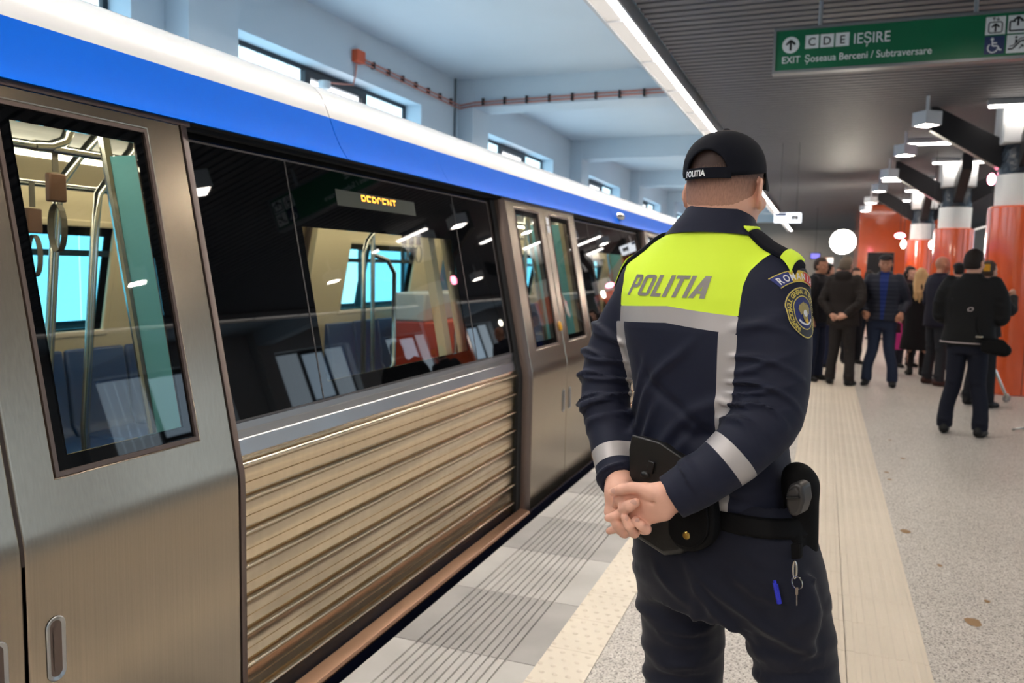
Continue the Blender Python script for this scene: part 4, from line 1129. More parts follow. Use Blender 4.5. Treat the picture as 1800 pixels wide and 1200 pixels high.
RL = Limb([Lp(1340, 930, -0.01), Lp(1362, 1010, -0.01), Lp(1385, 1100, 0.0), Lp(1402, 1190, 0.0), (0.29, 0.0, 0.50), (0.325, -0.02, 0.30), (0.345, -0.02, 0.06)],
          [0.104, 0.104, 0.092, 0.084, 0.080, 0.078, 0.078])

# ---- body: one continuous surface from soles to crown
def officer_body():
    hx = (-0.17, 0.10, 0.0028); hz = (0.965, 1.125, 0.0028); hy = (-0.33, -0.13, 0.0028)
    F_ = Field(axis(-0.36, 0.42, 0.008, [hx, (0.10, 0.13, 0.005)]), axis(-0.34, 0.22, 0.008, [hy]), axis(-0.01, 1.87, 0.009, [hz, (1.60, 1.87, 0.005)]))
    F_.stack([(0.86, .05, 0, .15, .10, .10), (0.95, .05, 0, .155, .10, .105), (1.08, .03, 0, .135, .09, .09), (1.25, .0, 0, .15, .10, .10), (1.42, -.005, 0, .17, .10, .10), (1.53, 0.005, 0, .14, .07, .08), (1.57, 0.01, 0, .07, .05, .06)], 0)
    F_.cap((0.012, -0.02, 1.52), hp(0, -0.005, -0.06), 0.068, 0.062, 0.03)
    for L, sh in ((LA, 0), (RA, 0)):
        P = L.p; F_.chain(list(P[::3]), [max(0.03, r*0.62) for r in L.r[::3]], 0.02)
    for L in (LL, RL): F_.chain(list(L.p[::3]), [r*0.60 for r in L.r[::3]], 0.02)
    for L in (LL, RL): e = L.p[-1]; F_.cap(e+np.array([0, -.03, -.01]), e+np.array([0.03, .13, -.03]), .035, .028, .02)
    # head
    F_.ell(hp(0, 0.0, 0.012), (0.077, 0.096, 0.092), 0.02, R=RH); F_.ell(hp(0, 0.028, -0.07), (0.060, 0.066, 0.062), 0.03, R=RH)
    F_.ell(hp(0, 0.062, -0.095), (0.036, 0.03, 0.026), 0.03, R=RH); F_.ell(hp(0, -0.03, -0.045), (0.066, 0.06, 0.06), 0.03, R=RH)
    F_.cap(hp(0, 0.092, -0.02), hp(0, 0.112, -0.05), 0.009, 0.013, 0.012); F_.cap(hp(-.045, 0.078, 0.0), hp(.045, 0.078, 0.0), .012, .012, 0.02)
    for sgn in (-1, 1):
        F_.ell(hp(sgn*0.032, 0.092, -0.022), (0.015, 0.012, 0.010), 0.012, 'sub', RH); F_.ell(hp(sgn*0.032, 0.083, -0.022), (0.0115, 0.0115, 0.0115), 0.003, R=RH)
        F_.ell(hp(sgn*0.050, 0.066, -0.05), (0.018, 0.02, 0.016), 0.02, R=RH)
        a = sgn*0.42; Re = [[math.cos(a+HYAW), math.sin(a+HYAW), 0], [-math.sin(a+HYAW), math.cos(a+HYAW), 0], [0, 0, 1]]
        F_.ell(hp(sgn*0.0835, -0.004, -0.033), (0.0075, 0.021, 0.033), 0.006, R=Re)
        F_.ell(hp(sgn*0.089, 0.0, -0.030), (0.006, 0.013, 0.022), 0.004, 'sub', Re)
        F_.ell(hp(sgn*0.080, 0.002, -0.060), (0.007, 0.010, 0.011), 0.006, R=Re)
    F_.cap(hp(-.02, 0.096, -.078), hp(.02, 0.096, -.078), .006, .006, .006); F_.cap(hp(-.02, 0.094, -.086), hp(.02, 0.094, -.086), .006, .006, .006)
    # right hand, palm to the camera, thumb laid along the top
    q = lambda px, py, d: Lp(px, py, d)
    F_.chain([q(1200, 872, -.215), q(1176, 876, -.235), q(1160, 878, -.243)], [.026, .027, .028], .01)
    for a, b, r0, r1 in (((1165, 862, -.245), (1122, 868, -.25), .019, .015), ((1165, 878, -.245), (1112, 886, -.248), .021, .0145), ((1166, 892, -.245), (1117, 902, -.245), .020, .0145), ((1168, 902, -.24), (1128, 914, -.24), .015, .0125)):
        F_.cap(q(*a), q(*b), r0, r1, .012)
    F_.cap(q(1158, 868, -.262), q(1132, 862, -.262), .0185, .0135, .012)                     # thumb mound
    F_.chain([q(1134, 859, -.262), q(1112, 857, -.268), q(1094, 860, -.270), q(1076, 865, -.268)], [.0132, .0115, .0112, .0082], .005)
    def finger(pts, rs, k=.004): F_.chain([q(*p) for p in pts], rs, k)
    finger([(1122, 868, -.25), (1102, 872, -.256), (1086, 878, -.255), (1082, 888, -.24)], [.0115, .0102, .0095, .008])
    finger([(1112, 886, -.248), (1094, 900, -.248), (1080, 908, -.256), (1069, 910, -.258)], [.0115, .0105, .0098, .0084])
    finger([(1117, 902, -.246), (1100, 924, -.246), (1086, 928, -.244), (1071, 933, -.243)], [.0112, .0102, .0094, .0075])
    finger([(1128, 914, -.24), (1118, 926, -.236), (1100, 936, -.226), (1088, 934, -.222)], [.010, .009, .0085, .007])
    # left hand, back to the camera, holding the right one from below
    F_.chain([q(1090, 838, -.150), q(1088, 856, -.185), q(1086, 866, -.200)], [.028, .029, .028], .01)
    for a, b, r0, r1 in (((1080, 862, -.200), (1072, 900, -.212), .017, .013), ((1090, 864, -.205), (1085, 906, -.214), .018, .0135), ((1099, 864, -.205), (1098, 908, -.212), .018, .013), ((1106, 864, -.20), (1110, 905, -.208), .015, .012)):
        F_.cap(q(*a), q(*b), r0, r1, .012)
    finger([(1104, 868, -.215), (1096, 882, -.248), (1097, 893, -.270), (1106, 889, -.279), (1118, 883, -.278)], [.013, .0125, .0122, .0118, .0088])
    finger([(1098, 908, -.214), (1112, 934, -.232), (1115, 936, -.252), (1106, 924, -.271), (1098, 909, -.276)], [.0115, .0112, .0108, .0105, .0082])
    finger([(1110, 905, -.210), (1132, 930, -.232), (1136, 930, -.250), (1126, 922, -.265), (1117, 914, -.268)], [.011, .0108, .0104, .010, .0082])
    finger([(1085, 906, -.214), (1098, 936, -.228), (1096, 936, -.244), (1084, 922, -.256), (1078, 914, -.256)], [.0112, .0108, .0104, .0098, .008])
    # crease lines of the palm
    for a, b in (((1128, 880, -.272), (1146, 884, -.272)), ((1146, 884, -.272), (1158, 874, -.272))): F_.cap(q(*a), q(*b), .0022, .0022, .004, 'sub')
    return F_
body = fobj('body', officer_body(), skin_m, officer)
nails = MB()
def nail(px, py, d, ang, w=.0062, l=.0085):
    c = Lp(px, py, d); n = 14
    pts = [(c[0]+l*math.cos(t)*math.cos(ang)-w*math.sin(t)*math.sin(ang), c[1]+0.0016*math.sin(t)**2, c[2]+l*math.cos(t)*math.sin(ang)+w*math.sin(t)*math.cos(ang)) for t in [2*PI*i/n for i in range(n)]]
    m = MB(); m.add(pts+[(c[0], c[1]-.0012, c[2])], [(i, (i+1) % n, n) for i in range(n)])
    bpy_o = obj('fingernail', m, M('fingernail', (220, 172, 156), .3), body)
bvh_body = BVHTree.FromObject(body, bpy.context.evaluated_depsgraph_get())
for px, py, ang, w_ in ((1079, 863, .2, .0062), (1113, 883, .45, .0065), (1100, 911, 1.05, .0052), (1119, 915, .6, .005)):
    o = Lp(px, py, -0.45); h = bvh_body.ray_cast(Vector(o), Vector((Lp(px, py, -0.2)-o)).normalized())
    if h[0] is not None: nail(px, py, h[0][1]-.0006, ang, w_)

# ---- jacket
wob = sines(5, 9, 18, 46); wob2 = sines(8, 9, 60, 120)
def torso_disp(X, Y, Z):
    d = 0.0022*wob(X, Y, Z)
    back = np.clip(-Y/0.05, 0, 1)
    for (x0, z0, x1, z1, wd, am) in ((-.17, 1.13, .05, 1.42, .011, .0055), (-.16, 1.20, -.06, 1.36, .010, .0045), (-.12, 1.09, .13, 1.30, .015, .0055), (.02, 1.20, .12, 1.22, .020, -.007), (-.18, 1.14, .20, 1.10, .009, .006), (-.15, 1.105, .18, 1.075, .008, -.005), (-.10, 1.36, .09, 1.18, .012, -.0035), (-.15, 1.08, -.02, 1.26, .010, .005), (-.06, 1.10, .09, 1.24, .012, .004), (-.18, 1.175, .02, 1.145, .010, .0045), (.0, 1.13, .2, 1.15, .010, .005)):
        ln = math.hypot(x1-x0, z1-z0); ux, uz = (x1-x0)/ln, (z1-z0)/ln
        t = (X-x0)*ux+(Z-z0)*uz; e = -(X-x0)*uz+(Z-z0)*ux+0.012*np.sin(t*22)
        d = d+2.0*am*np.exp(-(e/wd)**2)*np.exp(-((t-ln/2)/(ln*0.42))**4)*back
    return d
def officer_jacket():
    F_ = Field(axis(-0.37, 0.36, 0.0042), axis(-0.31, 0.19, 0.0042), axis(1.0, 1.69, 0.0042))
    F_.stack([(1.03, .045, .0, .176, .114, .122), (1.06, .040, .0, .176, .118, .124), (1.12, .036, .0, .173, .120, .124), (1.22, .022, .0, .167, .122, .124), (1.33, .010, .0, .178, .124, .130), (1.42, -.004, .0, .189, .122, .134), (1.49, -.010, .0, .184, .112, .128), (1.54, -.004, .0, .164, .098, .114), (1.585, .004, .0, .132, .085, .098), (1.62, .012, -.004, .110, .074, .084), (1.65, .016, -.006, .078, .066, .074)], 0, 2.5, torso_disp)
    TH = math.pi/2
    # folds: t along sleeve, slope, direction seen, width, height
    lf = [(.20, .05, 0.0, .014, .008), (.255, -.03, .4, .012, .009), (.31, .05, -.2, .012, .011), (.36, -.035, .5, .011, .011), (.405, .04, -.5, .010, .010), (.45, -.04, .2, .011, .012), (.50, .045, 0, .011, .015), (.54, -.03, .4, .010, .010), (.585, .04, -.4, .013, .007), (.66, -.03, .3, .016, .005), (.84, .03, .2, .014, .006), (.90, -.02, -.3, .014, .006)]
    rf = [(.16, .06, .8, .022, .006), (.25, -.05, .6, .016, .007), (.32, .06, .9, .013, .010), (.375, -.05, .7, .011, .012), (.42, .05, 1.0, .010, .014), (.46, -.05, .6, .010, .015), (.50, .045, 1.0, .009, .014), (.54, -.04, .6, .011, .011), (.59, .05, .9, .013, .008), (.66, -.03, .4, .018, .005), (.82, .04, .1, .02, .005), (.90, -.03, .3, .018, .005)]
    F_.limb(LA, 0.035, lf, True); F_.limb(RA, 0.035, rf, True)
    # shoulder caps
    F_.cap(Lp(1170, 459, 0.0), Lp(1139, 495, 0.0), .048, .059, .04); F_.cap(Lp(1325, 468, 0.0), Lp(1356, 502, 0.0), .050, .066, .04)
    # hollow the cuffs
    for L in (LA, RA):
        c, dr, r = L.at(1.0); F_.cap(c-dr*0.035, c+dr*0.03, r-0.0095, r-0.008, 0.002, 'sub')
    F_.half((0, 0, -1), -1.046)
    return F_
JV, JQ = officer_jacket().mesh()
JQ = [tuple(int(i) for i in q) for q in JQ]
bvhJ = BVHTree.FromPolygons([tuple(v) for v in JV], JQ)
SPX = -0.018
def zy(P): return np.interp(P[:, 0], [-.25, -.19, -.02, .134, .2], [1.461, 1.464, 1.472, 1.457, 1.45])       # hem of the yoke
TZ = [1.30, 1.46, 1.52, 1.55, 1.58, 1.60, 1.63]; TX = [.158, .152, .153, .160, .180, .196, .205]
def armhole(P):   # < 0 inside the body panels
    xr = np.interp(P[:, 2], TZ, TX); return np.maximum(P[:, 0]-SPX-xr, -(P[:, 0]-SPX)-xr*1.02)
BW = 0.036
def f_yoke(P): return np.maximum(np.maximum(zy(P)-P[:, 2], armhole(P)), P[:, 2]-1.652+0.35*np.clip(np.abs(P[:, 0]-.016)-.045, 0, .065))
def f_band(P): return np.maximum(np.maximum(P[:, 2]-zy(P), zy(P)-BW-P[:, 2]), armhole(P))
def f_vert(P):
    a = np.minimum(np.abs(P[:, 0]-SPX-0.137), np.abs(P[:, 0]-SPX+0.152))-0.0175
    sl = np.maximum(P[:, 2]-zy(P)+BW, armhole_low(P)); return np.maximum(a, sl)
TORSO = [(1.03, .045, .0, .176, .114, .122), (1.06, .040, .0, .176, .118, .124), (1.12, .036, .0, .173, .120, .124), (1.22, .022, .0, .167, .122, .124), (1.33, .010, .0, .178, .124, .130), (1.42, -.004, .0, .189, .122, .134), (1.49, -.010, .0, .184, .112, .128)]
def torso_d(P):
    A = np.array(TORSO); g = lambda j: np.interp(P[:, 2], A[:, 0], A[:, j]); y = P[:, 1]-g(2)
    ry = np.where(y > 0, g(4), g(5)); q = (np.abs((P[:, 0]-g(1))/g(3))**2.5+np.abs(y/ry)**2.5)**.4; return (q-1)*np.minimum(g(3), ry)
def armhole_low(P):
    return torso_d(P)-0.013
V_, yoke, rest = split(JV, JQ, f_yoke); V_, band, rest = split(V_, rest, f_band); V_, vert, rest = split(V_, rest, f_vert)
def sleeve_split(V_, rest, L, t0, t1):
    def fn(P):
        c0, d0, r0 = L.at(t0); c1, d1, r1 = L.at(t1)
        cm, dm, rm = L.at((t0+t1)/2); rad = np.linalg.norm(P-cm, axis=1)-0.105
        return np.maximum(np.maximum(np.maximum(-(P-c0).dot(d0), (P-c1).dot(d1)), rad), .014-torso_d(P))
    return split(V_, rest, fn)
V_, bl, rest = sleeve_split(V_, rest, LA, 0.735, 0.80); V_, br, rest = sleeve_split(V_, rest, RA, 0.70, 0.755)
def piece(name, faces, mat, parent):
    vs, fs = compact(V_, faces); return rawobj(name, vs, fs, mat, parent)
jacket = piece('jacket', rest, navyc, officer)
yk = piece('hi_vis_yoke', yoke, hivis, jacket); yk['label'] = 'fluorescent yellow yoke'
bd = piece('reflective_band', band, refl, jacket); bd['label'] = 'grey reflective band'
piece('reflective_stripe', vert, refl, jacket); piece('sleeve_band', bl, refl, jacket); piece('sleeve_band', br, refl, jacket)
# word on the back
def block_letters():
    """squared slanted capitals drawn as broad strokes"""
    H_, W_, t_ = .047, .0235, .0088; out = MB()
    def bar(x0, x1, y0, y1): out.add([(x0, y0, 0), (x1, y0, 0), (x1, y1, 0), (x0, y1, 0)], [(0, 1, 2, 3)])
    def quad(pts): out.add([(a, b, 0) for a, b in pts], [tuple(range(len(pts)))])
    def corner(cx, cy, r, a0):   # rounded outer corner of a ring stroke
        A = [a0+PI/2*i/6 for i in range(7)]; out.add([(cx+r*math.cos(a), cy+r*math.sin(a), 0) for a in A]+[(cx, cy, 0)], [tuple(range(8))])
    def loop(x0, x1, y0, y1, left_square):
        r = .0085
        bar(x0+(0 if left_square else r), x1-r, y0, y0+t_*.82); bar(x0+(0 if left_square else r), x1-r, y1-t_*.82, y1)
        bar(x1-t_, x1, y0+r, y1-r); bar(x0, x0+t_, y0+(0 if left_square else r), y1-(0 if left_square else r))
        corner(x1-r, y0+r, r, -PI/2); corner(x1-r, y1-r, r, 0)
        if not left_square: corner(x0+r, y0+r, r, PI); corner(x0+r, y1-r, r, PI/2)
    x = 0; g = .0045
    bar(x, x+t_, 0, H_); loop(x, x+.0255, H_*.38, H_, True); x += .0255+g
    loop(x, x+.030, 0, H_, False); x += .030+g
    bar(x, x+t_, 0, H_); bar(x, x+.021, 0, t_*.82); x += .021+g
    bar(x, x+t_, 0, H_); x += t_+g*.7
    bar(x, x+.027, H_-t_*.82, H_); bar(x+.0086, x+.0086+t_, 0, H_); x += .027+g*.7
    bar(x, x+t_, 0, H_); x += t_+g*.6
    quad([(x, 0), (x+.0105, 0), (x+.022, H_), (x+.0125, H_)]); quad([(x+.0125, H_), (x+.023, H_), (x+.031, 0), (x+.0215, 0)]); bar(x+.008, x+.025, H_*.20, H_*.20+t_*.7); x += .031
    sh = .30; out.v = [((a-x/2)+sh*(b-H_/2), b, 0) for a, b, c in out.v]
    return out
tx = tess(block_letters(), 0.008)
tx = project(tx, bvhJ, lambda p: (SPX-0.011+p[0]*1.20, -0.5, 1.4915+p[1]), (0, 1, 0), 0.0016)
obj('back_lettering', tx, prnt, jacket, angle=180)
# yoke piping seam and centre sleeve seams
def seam_tube(name, pts, r, mat): obj(name, MB().tube(pts, r, 6), mat, jacket, angle=180)
# epaulettes
def shoulder_strip(name, x0, x1, yc, w_, lift, mat, thick=0.006, n=10, m_=4):
    mb = MB(); top = []; bot = []
    for i in range(n+1):
        x = x0+(x1-x0)*i/n
        for j in range(m_+1):
            y = yc-w_/2+w_*j/m_; h = bvhJ.ray_cast(Vector((x, y, 2)), Vector((0, 0, -1)))
            z = h[0][2] if h[0] is not None else 1.55
            top.append((x, y, z+lift+thick)); bot.append((x, y, z+lift-0.002))
    k = m_+1; N_ = len(top); fs = []
    for i in range(n):
        for j in range(m_):
            a = i*k+j; fs += [(a, a+k, a+k+1, a+1), (N_+a, N_+a+1, N_+a+k+1, N_+a+k)]
        a = i*k; fs += [(a, N_+a, N_+a+k, a+k), (a+m_, a+k+m_, N_+a+k+m_, N_+a+m_)]
    for j in range(m_): fs += [(j, j+1, N_+j+1, N_+j), (n*k+j, N_+n*k+j, N_+n*k+j+1, n*k+j+1)]
    mb.add(top+bot, fs); return obj(name, mb, mat, jacket, angle=50, bevel=0.002)
for sg, xa, xb in ((1, 0.105, 0.222), (-1, -0.105, -0.225)):
    shoulder_strip('epaulette', xa, xb, -0.012, 0.05, 0.003, capc, 0.008)
    shoulder_strip('epaulette_loop', xb-sg*0.030, xb-sg*0.006, -0.012, 0.066, 0.012, hivis, 0.003); 
    if sg > 0: shoulder_strip('epaulette_loop', xa-sg*0.012, xa+sg*0.012, -0.012, 0.055, 0.012, hivis, 0.003)
# standing collar
mb = MB(); n = 48; rows = []
for i in range(n):
    th = 2*PI*i/n; bk = 0.5-0.5*math.sin(th)                # 1 at the back (y<0), 0 at the front
    zt = 1.655+0.037*bk**0.6-0.02*(1-bk); zb = 1.612+0.020*bk
    rt = 0.071+0.012*(1-bk); cx, cy = 0.026, -0.004
    for (fx, fy, z, ccx) in ((.112, .088, zb, .014), (.098, .084, zb*0.72+zt*0.28, 0.016), (rt+.012, rt+.006, zb*0.35+zt*0.65, 0.022), (rt+.001, rt+.001, zt-0.006, cx), (rt-0.001, rt-.001, zt, cx), (rt-0.006, rt-.006, zt-0.001, cx), (rt-.010, rt-.01, zb+.01, cx)):
        rows.append((ccx+fx*1.02*math.cos(th), cy+fy*math.sin(th), z))
for i in range(n):
    for j in range(6): a = i*7+j; b = ((i+1) % n)*7+j; mb.f.append((a, b, b+1, a+1))
mb.v = rows; obj('collar', mb, navyc, jacket, angle=70)
# arm patches on the right sleeve
PC, PD, PRr = RA.at(0.185)
ptgt = Lp(1408, 545, 0.0)
def on_arm(mb, cpx, cpy, yaw, off):
    """shape in a plane facing sideways and back, thrown onto the right sleeve"""
    zc_ = Lp(cpx, cpy, 0.0)[2]; c = np.array([np.interp(-zc_, -RA.p[:, 2], RA.p[:, j]) for j in (0, 1)]+[zc_]); d = np.array([-math.cos(yaw), math.sin(yaw), 0.0]); rx = np.array([math.sin(yaw), math.cos(yaw), 0.0])
    # towards the arm: from outside (+x, -y) inwards
    o0 = c-d*0.25
    return project(tess(mb, 0.006), bvhJ, lambda p: o0+rx*p[0]+np.array([0, 0, 1.0])*p[1], d, off)
def ellm(rx, ry, n=48, cx=0, cy=0):
    m = MB(); m.add([(cx+rx*math.cos(2*PI*i/n), cy+ry*math.sin(2*PI*i/n), 0) for i in range(n)]+[(cx, cy, 0)], [(i, (i+1) % n, n) for i in range(n)]); return m
def annul(r0, r1, n=56, sy=1.0):
    m = MB(); m.add([(r*math.cos(2*PI*i/n), r*sy*math.sin(2*PI*i/n), 0) for r in (r0, r1) for i in range(n)], [(i, (i+1) % n, n+(i+1) % n, n+i) for i in range(n)]); return m
def arcband(r0, r1, a0, a1, cy, n=16):
    m = MB(); A = np.linspace(a0, a1, n+1); m.add([(r*math.cos(a), cy+r*math.sin(a), 0) for r in (r0, r1) for a in A], [(i, i+1, n+1+i+1, n+1+i) for i in range(n)]); return m
YW = math.radians(17); CX, CY = 1400, 547
pb = obj('round_arm_badge', on_arm(ellm(.0425, .0515), CX, CY, YW, .002), M('badge_navy', (30, 44, 104), .6), jacket, angle=180)
gold = M('badge_gold', (200, 184, 92), .5); bwh = M('badge_white', (220, 222, 226), .6)
obj('badge_rim', on_arm(annul(.0405, .0425, sy=1.2), CX, CY, YW, .003), gold, pb, angle=180)
obj('badge_inner_ring', on_arm(annul(.0268, .0285, sy=1.2), CX, CY, YW, .003), gold, pb, angle=180)
obj('badge_outer_field', on_arm(annul(.0290, .0400, sy=1.2), CX, CY, YW, .0025), M('badge_dark', (38, 42, 52), .6), pb, angle=180)
mb = MB()
motto = 'INSPECTORATUL GENERAL AL POLITIEI ROMANE'
for i, ch in enumerate(motto):
    if ch == ' ': continue
    a = math.radians(232-284*i/(len(motto)-1)); t_ = text_mb(ch, .0105, .9, align='CENTER', bold=.0002)
    for p in t_.v: pass
    R0 = .0318; ca, sa = math.cos(a-PI/2), math.sin(a-PI/2)
    base = len(mb.v); mb.add([(R0*math.cos(a)+ca*p[0]-sa*p[1], 1.2*(R0*math.sin(a)+sa*p[0]+ca*p[1]), 0) for p in t_.v], t_.f)
obj('badge_lettering', on_arm(mb, CX, CY, YW, .0036), gold, pb, angle=180)
mb = MB(); eag = [(0, .022), (.004, .018), (.003, .013), (.012, .016), (.017, .008), (.013, -.004), (.008, -.002), (.007, -.012), (.003, -.018), (0, -.020)]
mb.add(eag+[(-a, b) for a, b in eag[::-1][1:-1]], [tuple(range(2*len(eag)-2))]); mb.v = [(a, b, 0) for a, b in [(p[0], p[1]) for p in mb.v]]
obj('badge_emblem', on_arm(mb, CX, CY, YW, .0036), M('badge_bronze', (150, 136, 84), .5), pb, angle=180)
obj('badge_shield', on_arm(ellm(.006, .007, 20, 0, -.001), CX, CY, YW, .0044), bwh, pb, angle=180); obj('badge_disc', on_arm(ellm(.0045, .005, 18, .001, -.017), CX, CY, YW, .0048), M('badge_yellow', (214, 176, 50), .5), pb, angle=180)
obj('badge_scroll', on_arm(arcband(.021, .025, math.radians(215), math.radians(325), 0), CX, CY, YW, .0036), bwh, pb, angle=180)
ar = [('arm_title_blue', 90+38, 90+13, (34, 48, 118)), ('arm_title_yellow', 90+13, 90-12.5, (206, 176, 62)), ('arm_title_red', 90-12.5, 90-38, (186, 50, 48))]
at_ = None
RC = .066
for nm, a0, a1, col in ar:
    g = on_arm(arcband(RC, RC+.021, math.radians(a0), math.radians(a1), -.003), CX, CY, YW, .0025)
    o_ = obj(nm, g, M(nm+'_cloth', col, .6), jacket, angle=180)
    at_ = at_ or o_
rim = MB()
for r in ((RC-.0015, RC), (RC+.021, RC+.0225)): g = arcband(r[0], r[1], math.radians(128.5), math.radians(51.5), -.003, 24); rim.add(g.v, g.f)
obj('arm_title_rim', on_arm(rim, CX, CY, YW, .003), gold, at_, angle=180)
mb = MB()
for i, ch in enumerate('ROMANIA'):
    a = math.radians(90+31-62*i/6); t_ = text_mb(ch, .0185, .8, align='CENTER', bold=.0004); ca, sa = math.cos(a-PI/2), math.sin(a-PI/2); R0 = RC+.004
    mb.add([(R0*math.cos(a)+ca*p[0]-sa*p[1], -.003+R0*math.sin(a)+sa*p[0]+ca*p[1], 0) for p in t_.v], t_.f)
obj('arm_title_lettering', on_arm(mb, CX, CY, YW, .0034), bwh, at_, angle=180)
# ---- trousers, belt, shoes
tw = sines(21, 8, 20, 50)
def officer_trousers():
    F_ = Field(axis(-0.22, 0.48, 0.0065), axis(-0.20, 0.18, 0.0065), axis(0.02, 1.06, 0.0065))
    F_.stack([(0.80, .062, 0, .150, .110, .118), (0.87, .060, 0, .176, .116, .130), (0.94, .052, 0, .176, .116, .130), (1.0, .047, 0, .166, .110, .116), (1.045, .044, 0, .163, .108, .112)], 0, 2.4)
    lf = [(.06, .02, 1.2, .02, .006), (.16, -.03, .6, .022, .008), (.24, .05, -.5, .016, .007), (.30, -.05, .5, .015, .008), (.37, .04, -.4, .014, .006), (.42, -.04, .4, .014, .006), (.46, .03, 0, .016, .007), (.50, -.03, 0, .016, .007), (.55, .02, .2, .02, .006), (.83, .03, 0, .02, .012), (.90, -.03, 0, .02, .012), (.96, .02, 0, .02, .010)]
    F_.limb(LL, 0.03, lf, True); F_.limb(RL, 0.03, lf, True)
    # cargo pocket on the right thigh, with its flap
    a, b = Lp(1385, 1020, -0.075), Lp(1405, 1130, -0.07)
    F_.ell((a+b)/2, (.055, .035, .085), .02)
    F_.cap(Lp(1352, 1028, -.108), Lp(1430, 1018, -.06), .007, .007, .008)
    F_.chain([Lp(1225, 968, -.125), Lp(1262, 1020, -.112), Lp(1330, 1080, -.095), Lp(1400, 1130, -.085), Lp(1425, 1140, -.07)], [.006, .008, .008, .007, .004], .014)
    F_.chain([Lp(1215, 1000, -.12), Lp(1270, 1040, -.105), Lp(1330, 1110, -.085), Lp(1360, 1170, -.075)], [.005, .007, .006, .003], .014)
    X, Y, Z = F_.ax[0][:, None, None], F_.ax[1][None, :, None], F_.ax[2][None, None, :]
    for a, b, wd, am, bow in (((1205, 965), (1420, 1145), .012, .010, .02), ((1212, 985), (1345, 1165), .011, .008, .015), ((1150, 985), (1235, 1060), .012, .006, .01), ((1235, 1010), (1200, 1195), .013, .007, -.01), ((1262, 1060), (1235, 1200), .010, .007, .008), ((1135, 1120), (1230, 1150), .011, .006, .01),
                              ((1130, 1180), (1225, 1165), .012, .008, .01), ((1300, 970), (1430, 1000), .013, .005, .012), ((1345, 1165), (1450, 1150), .012, .007, .01), ((1330, 1110), (1440, 1080), .012, .005, .01), ((1290, 1000), (1400, 1060), .012, .006, .015)):
        pa_, pb_ = Lp(*a, -.11), Lp(*b, -.09); ln = math.hypot(pb_[0]-pa_[0], pb_[2]-pa_[2]); ux, uz = (pb_[0]-pa_[0])/ln, (pb_[2]-pa_[2])/ln
        t = (X-pa_[0])*ux+(Z-pa_[2])*uz; e = -(X-pa_[0])*uz+(Z-pa_[2])*ux+bow*np.sin(np.clip(t/ln, 0, 1)*math.pi)
        F_.d -= (am*np.exp(-(e/wd)**2)*np.exp(-((t-ln/2)/(ln*.45))**4)*np.clip((.02-Y)/.06, 0, 1)).astype(np.float32)
    F_.d -= (0.002*tw(F_.ax[0][:, None, None], F_.ax[1][None, :, None], F_.ax[2][None, None, :])).astype(np.float32)
    return F_
TV, TQ = officer_trousers().mesh(); trousers = rawobj('trousers', TV, TQ, navyt, officer)
bvhT = BVHTree.FromPolygons([tuple(v) for v in TV], [tuple(int(i) for i in q) for q in TQ])
BF = officer_trousers(); BF.d = np.maximum(BF.d-0.009, (np.abs(BF.ax[2]-1.028)-.020).astype(np.float32)[None, None, :]); fobj('belt', BF, nylon, officer)
def shoe(L, yaw, name='shoe'):
    e = L.p[-1]; F_ = Field(axis(e[0]-.15, e[0]+.15, .007), axis(e[1]-.15, e[1]+.26, .007), axis(-0.012, .16, .007))
    c, s_ = math.cos(yaw), math.sin(yaw); g = lambda x, y, z: (e[0]+c*x-s_*y, e[1]+s_*x+c*y, z)
    F_.cap(g(0, -.05, .05), g(0, .06, .055), .045, .045, .02); F_.cap(g(0, .05, .045), g(0.01, .15, .035), .046, .036, .03); F_.cap(g(0, -.02, .08), g(0, -.01, .14), .05, .052, .03)
    F_.half((0, 0, -1), 0.0); return fobj(name, F_, leath, officer)
shoe(LL, 0.1); shoe(RL, -0.25)

# ---- cap
cap_z = 0.005
def cap_shape():
    n = 96; m_ = 16; vs = []; ths = [2*PI*i/n for i in range(n)]
    rx, ry, hz = 0.0865, 0.104, 0.098
    for i, th in enumerate(ths):
        c_, s_ = math.cos(th), math.sin(th)
        zb = -0.012+0.028*(0.5+0.5*s_)                              # rim rises towards the brow
        ab = math.atan2(c_, -s_)                                    # angle from the back
        xo = abs(ab)/0.60
        if xo < 1: zb = max(zb, -0.012+0.060*math.sqrt(1-xo*xo))
        for j in range(m_+1):
            t = j/m_; z = zb+(hz-zb)*math.sin(t*PI/2)
            q = max(0.0, min(1.0, z/hz)) if z > 0 else 0
            rr = math.sqrt(max(0, 1-q**2.6))*(1+0.0) if z > 0 else 1.0-0.06*(-z/0.02)
            seam = 1-0.004*max(0, math.cos(3*th-PI/2))**30
            vs.append(hp(rx*rr*c_*seam, ry*rr*s_*seam-0.006, cap_z+z))
    fs = []
    for i in range(n):
        for j in range(m_): a = i*(m_+1)+j; b = ((i+1) % n)*(m_+1)+j; fs.append((a, b, b+1, a+1))
    return vs, fs
vs, fs = cap_shape(); mb = MB(); mb.add(vs, fs); cap = obj('cap', mb, capc, officer, angle=60)
so = cap.modifiers.new('thick', 'SOLIDIFY'); so.thickness = 0.0035; so.offset = -1
obj('cap_button', MB().ball(hp(0, -.006, cap_z+.099), (.009, .009, .005), 14, 8), capc, cap)
mb = MB(); ns = 30; sv = []
for i in range(ns+1):
    ab = -0.66+1.32*i/ns; c_, s_ = math.sin(ab), -math.cos(ab)
    for r_, z in ((.9995, -.014), (1.012, -.013), (1.018, 0.008), (1.006, 0.009)): sv.append(hp(.0852*c_*r_, .1026*s_*r_-.006, cap_z+z))
for i in range(ns):
    for j in range(4): a = i*4+j; b = (i+1)*4+j; mb.f.append((a, b, (i+1)*4+(j+1) % 4, i*4+(j+1) % 4))
mb.v = sv; strap = obj('cap_strap', mb, capc, cap, angle=40)
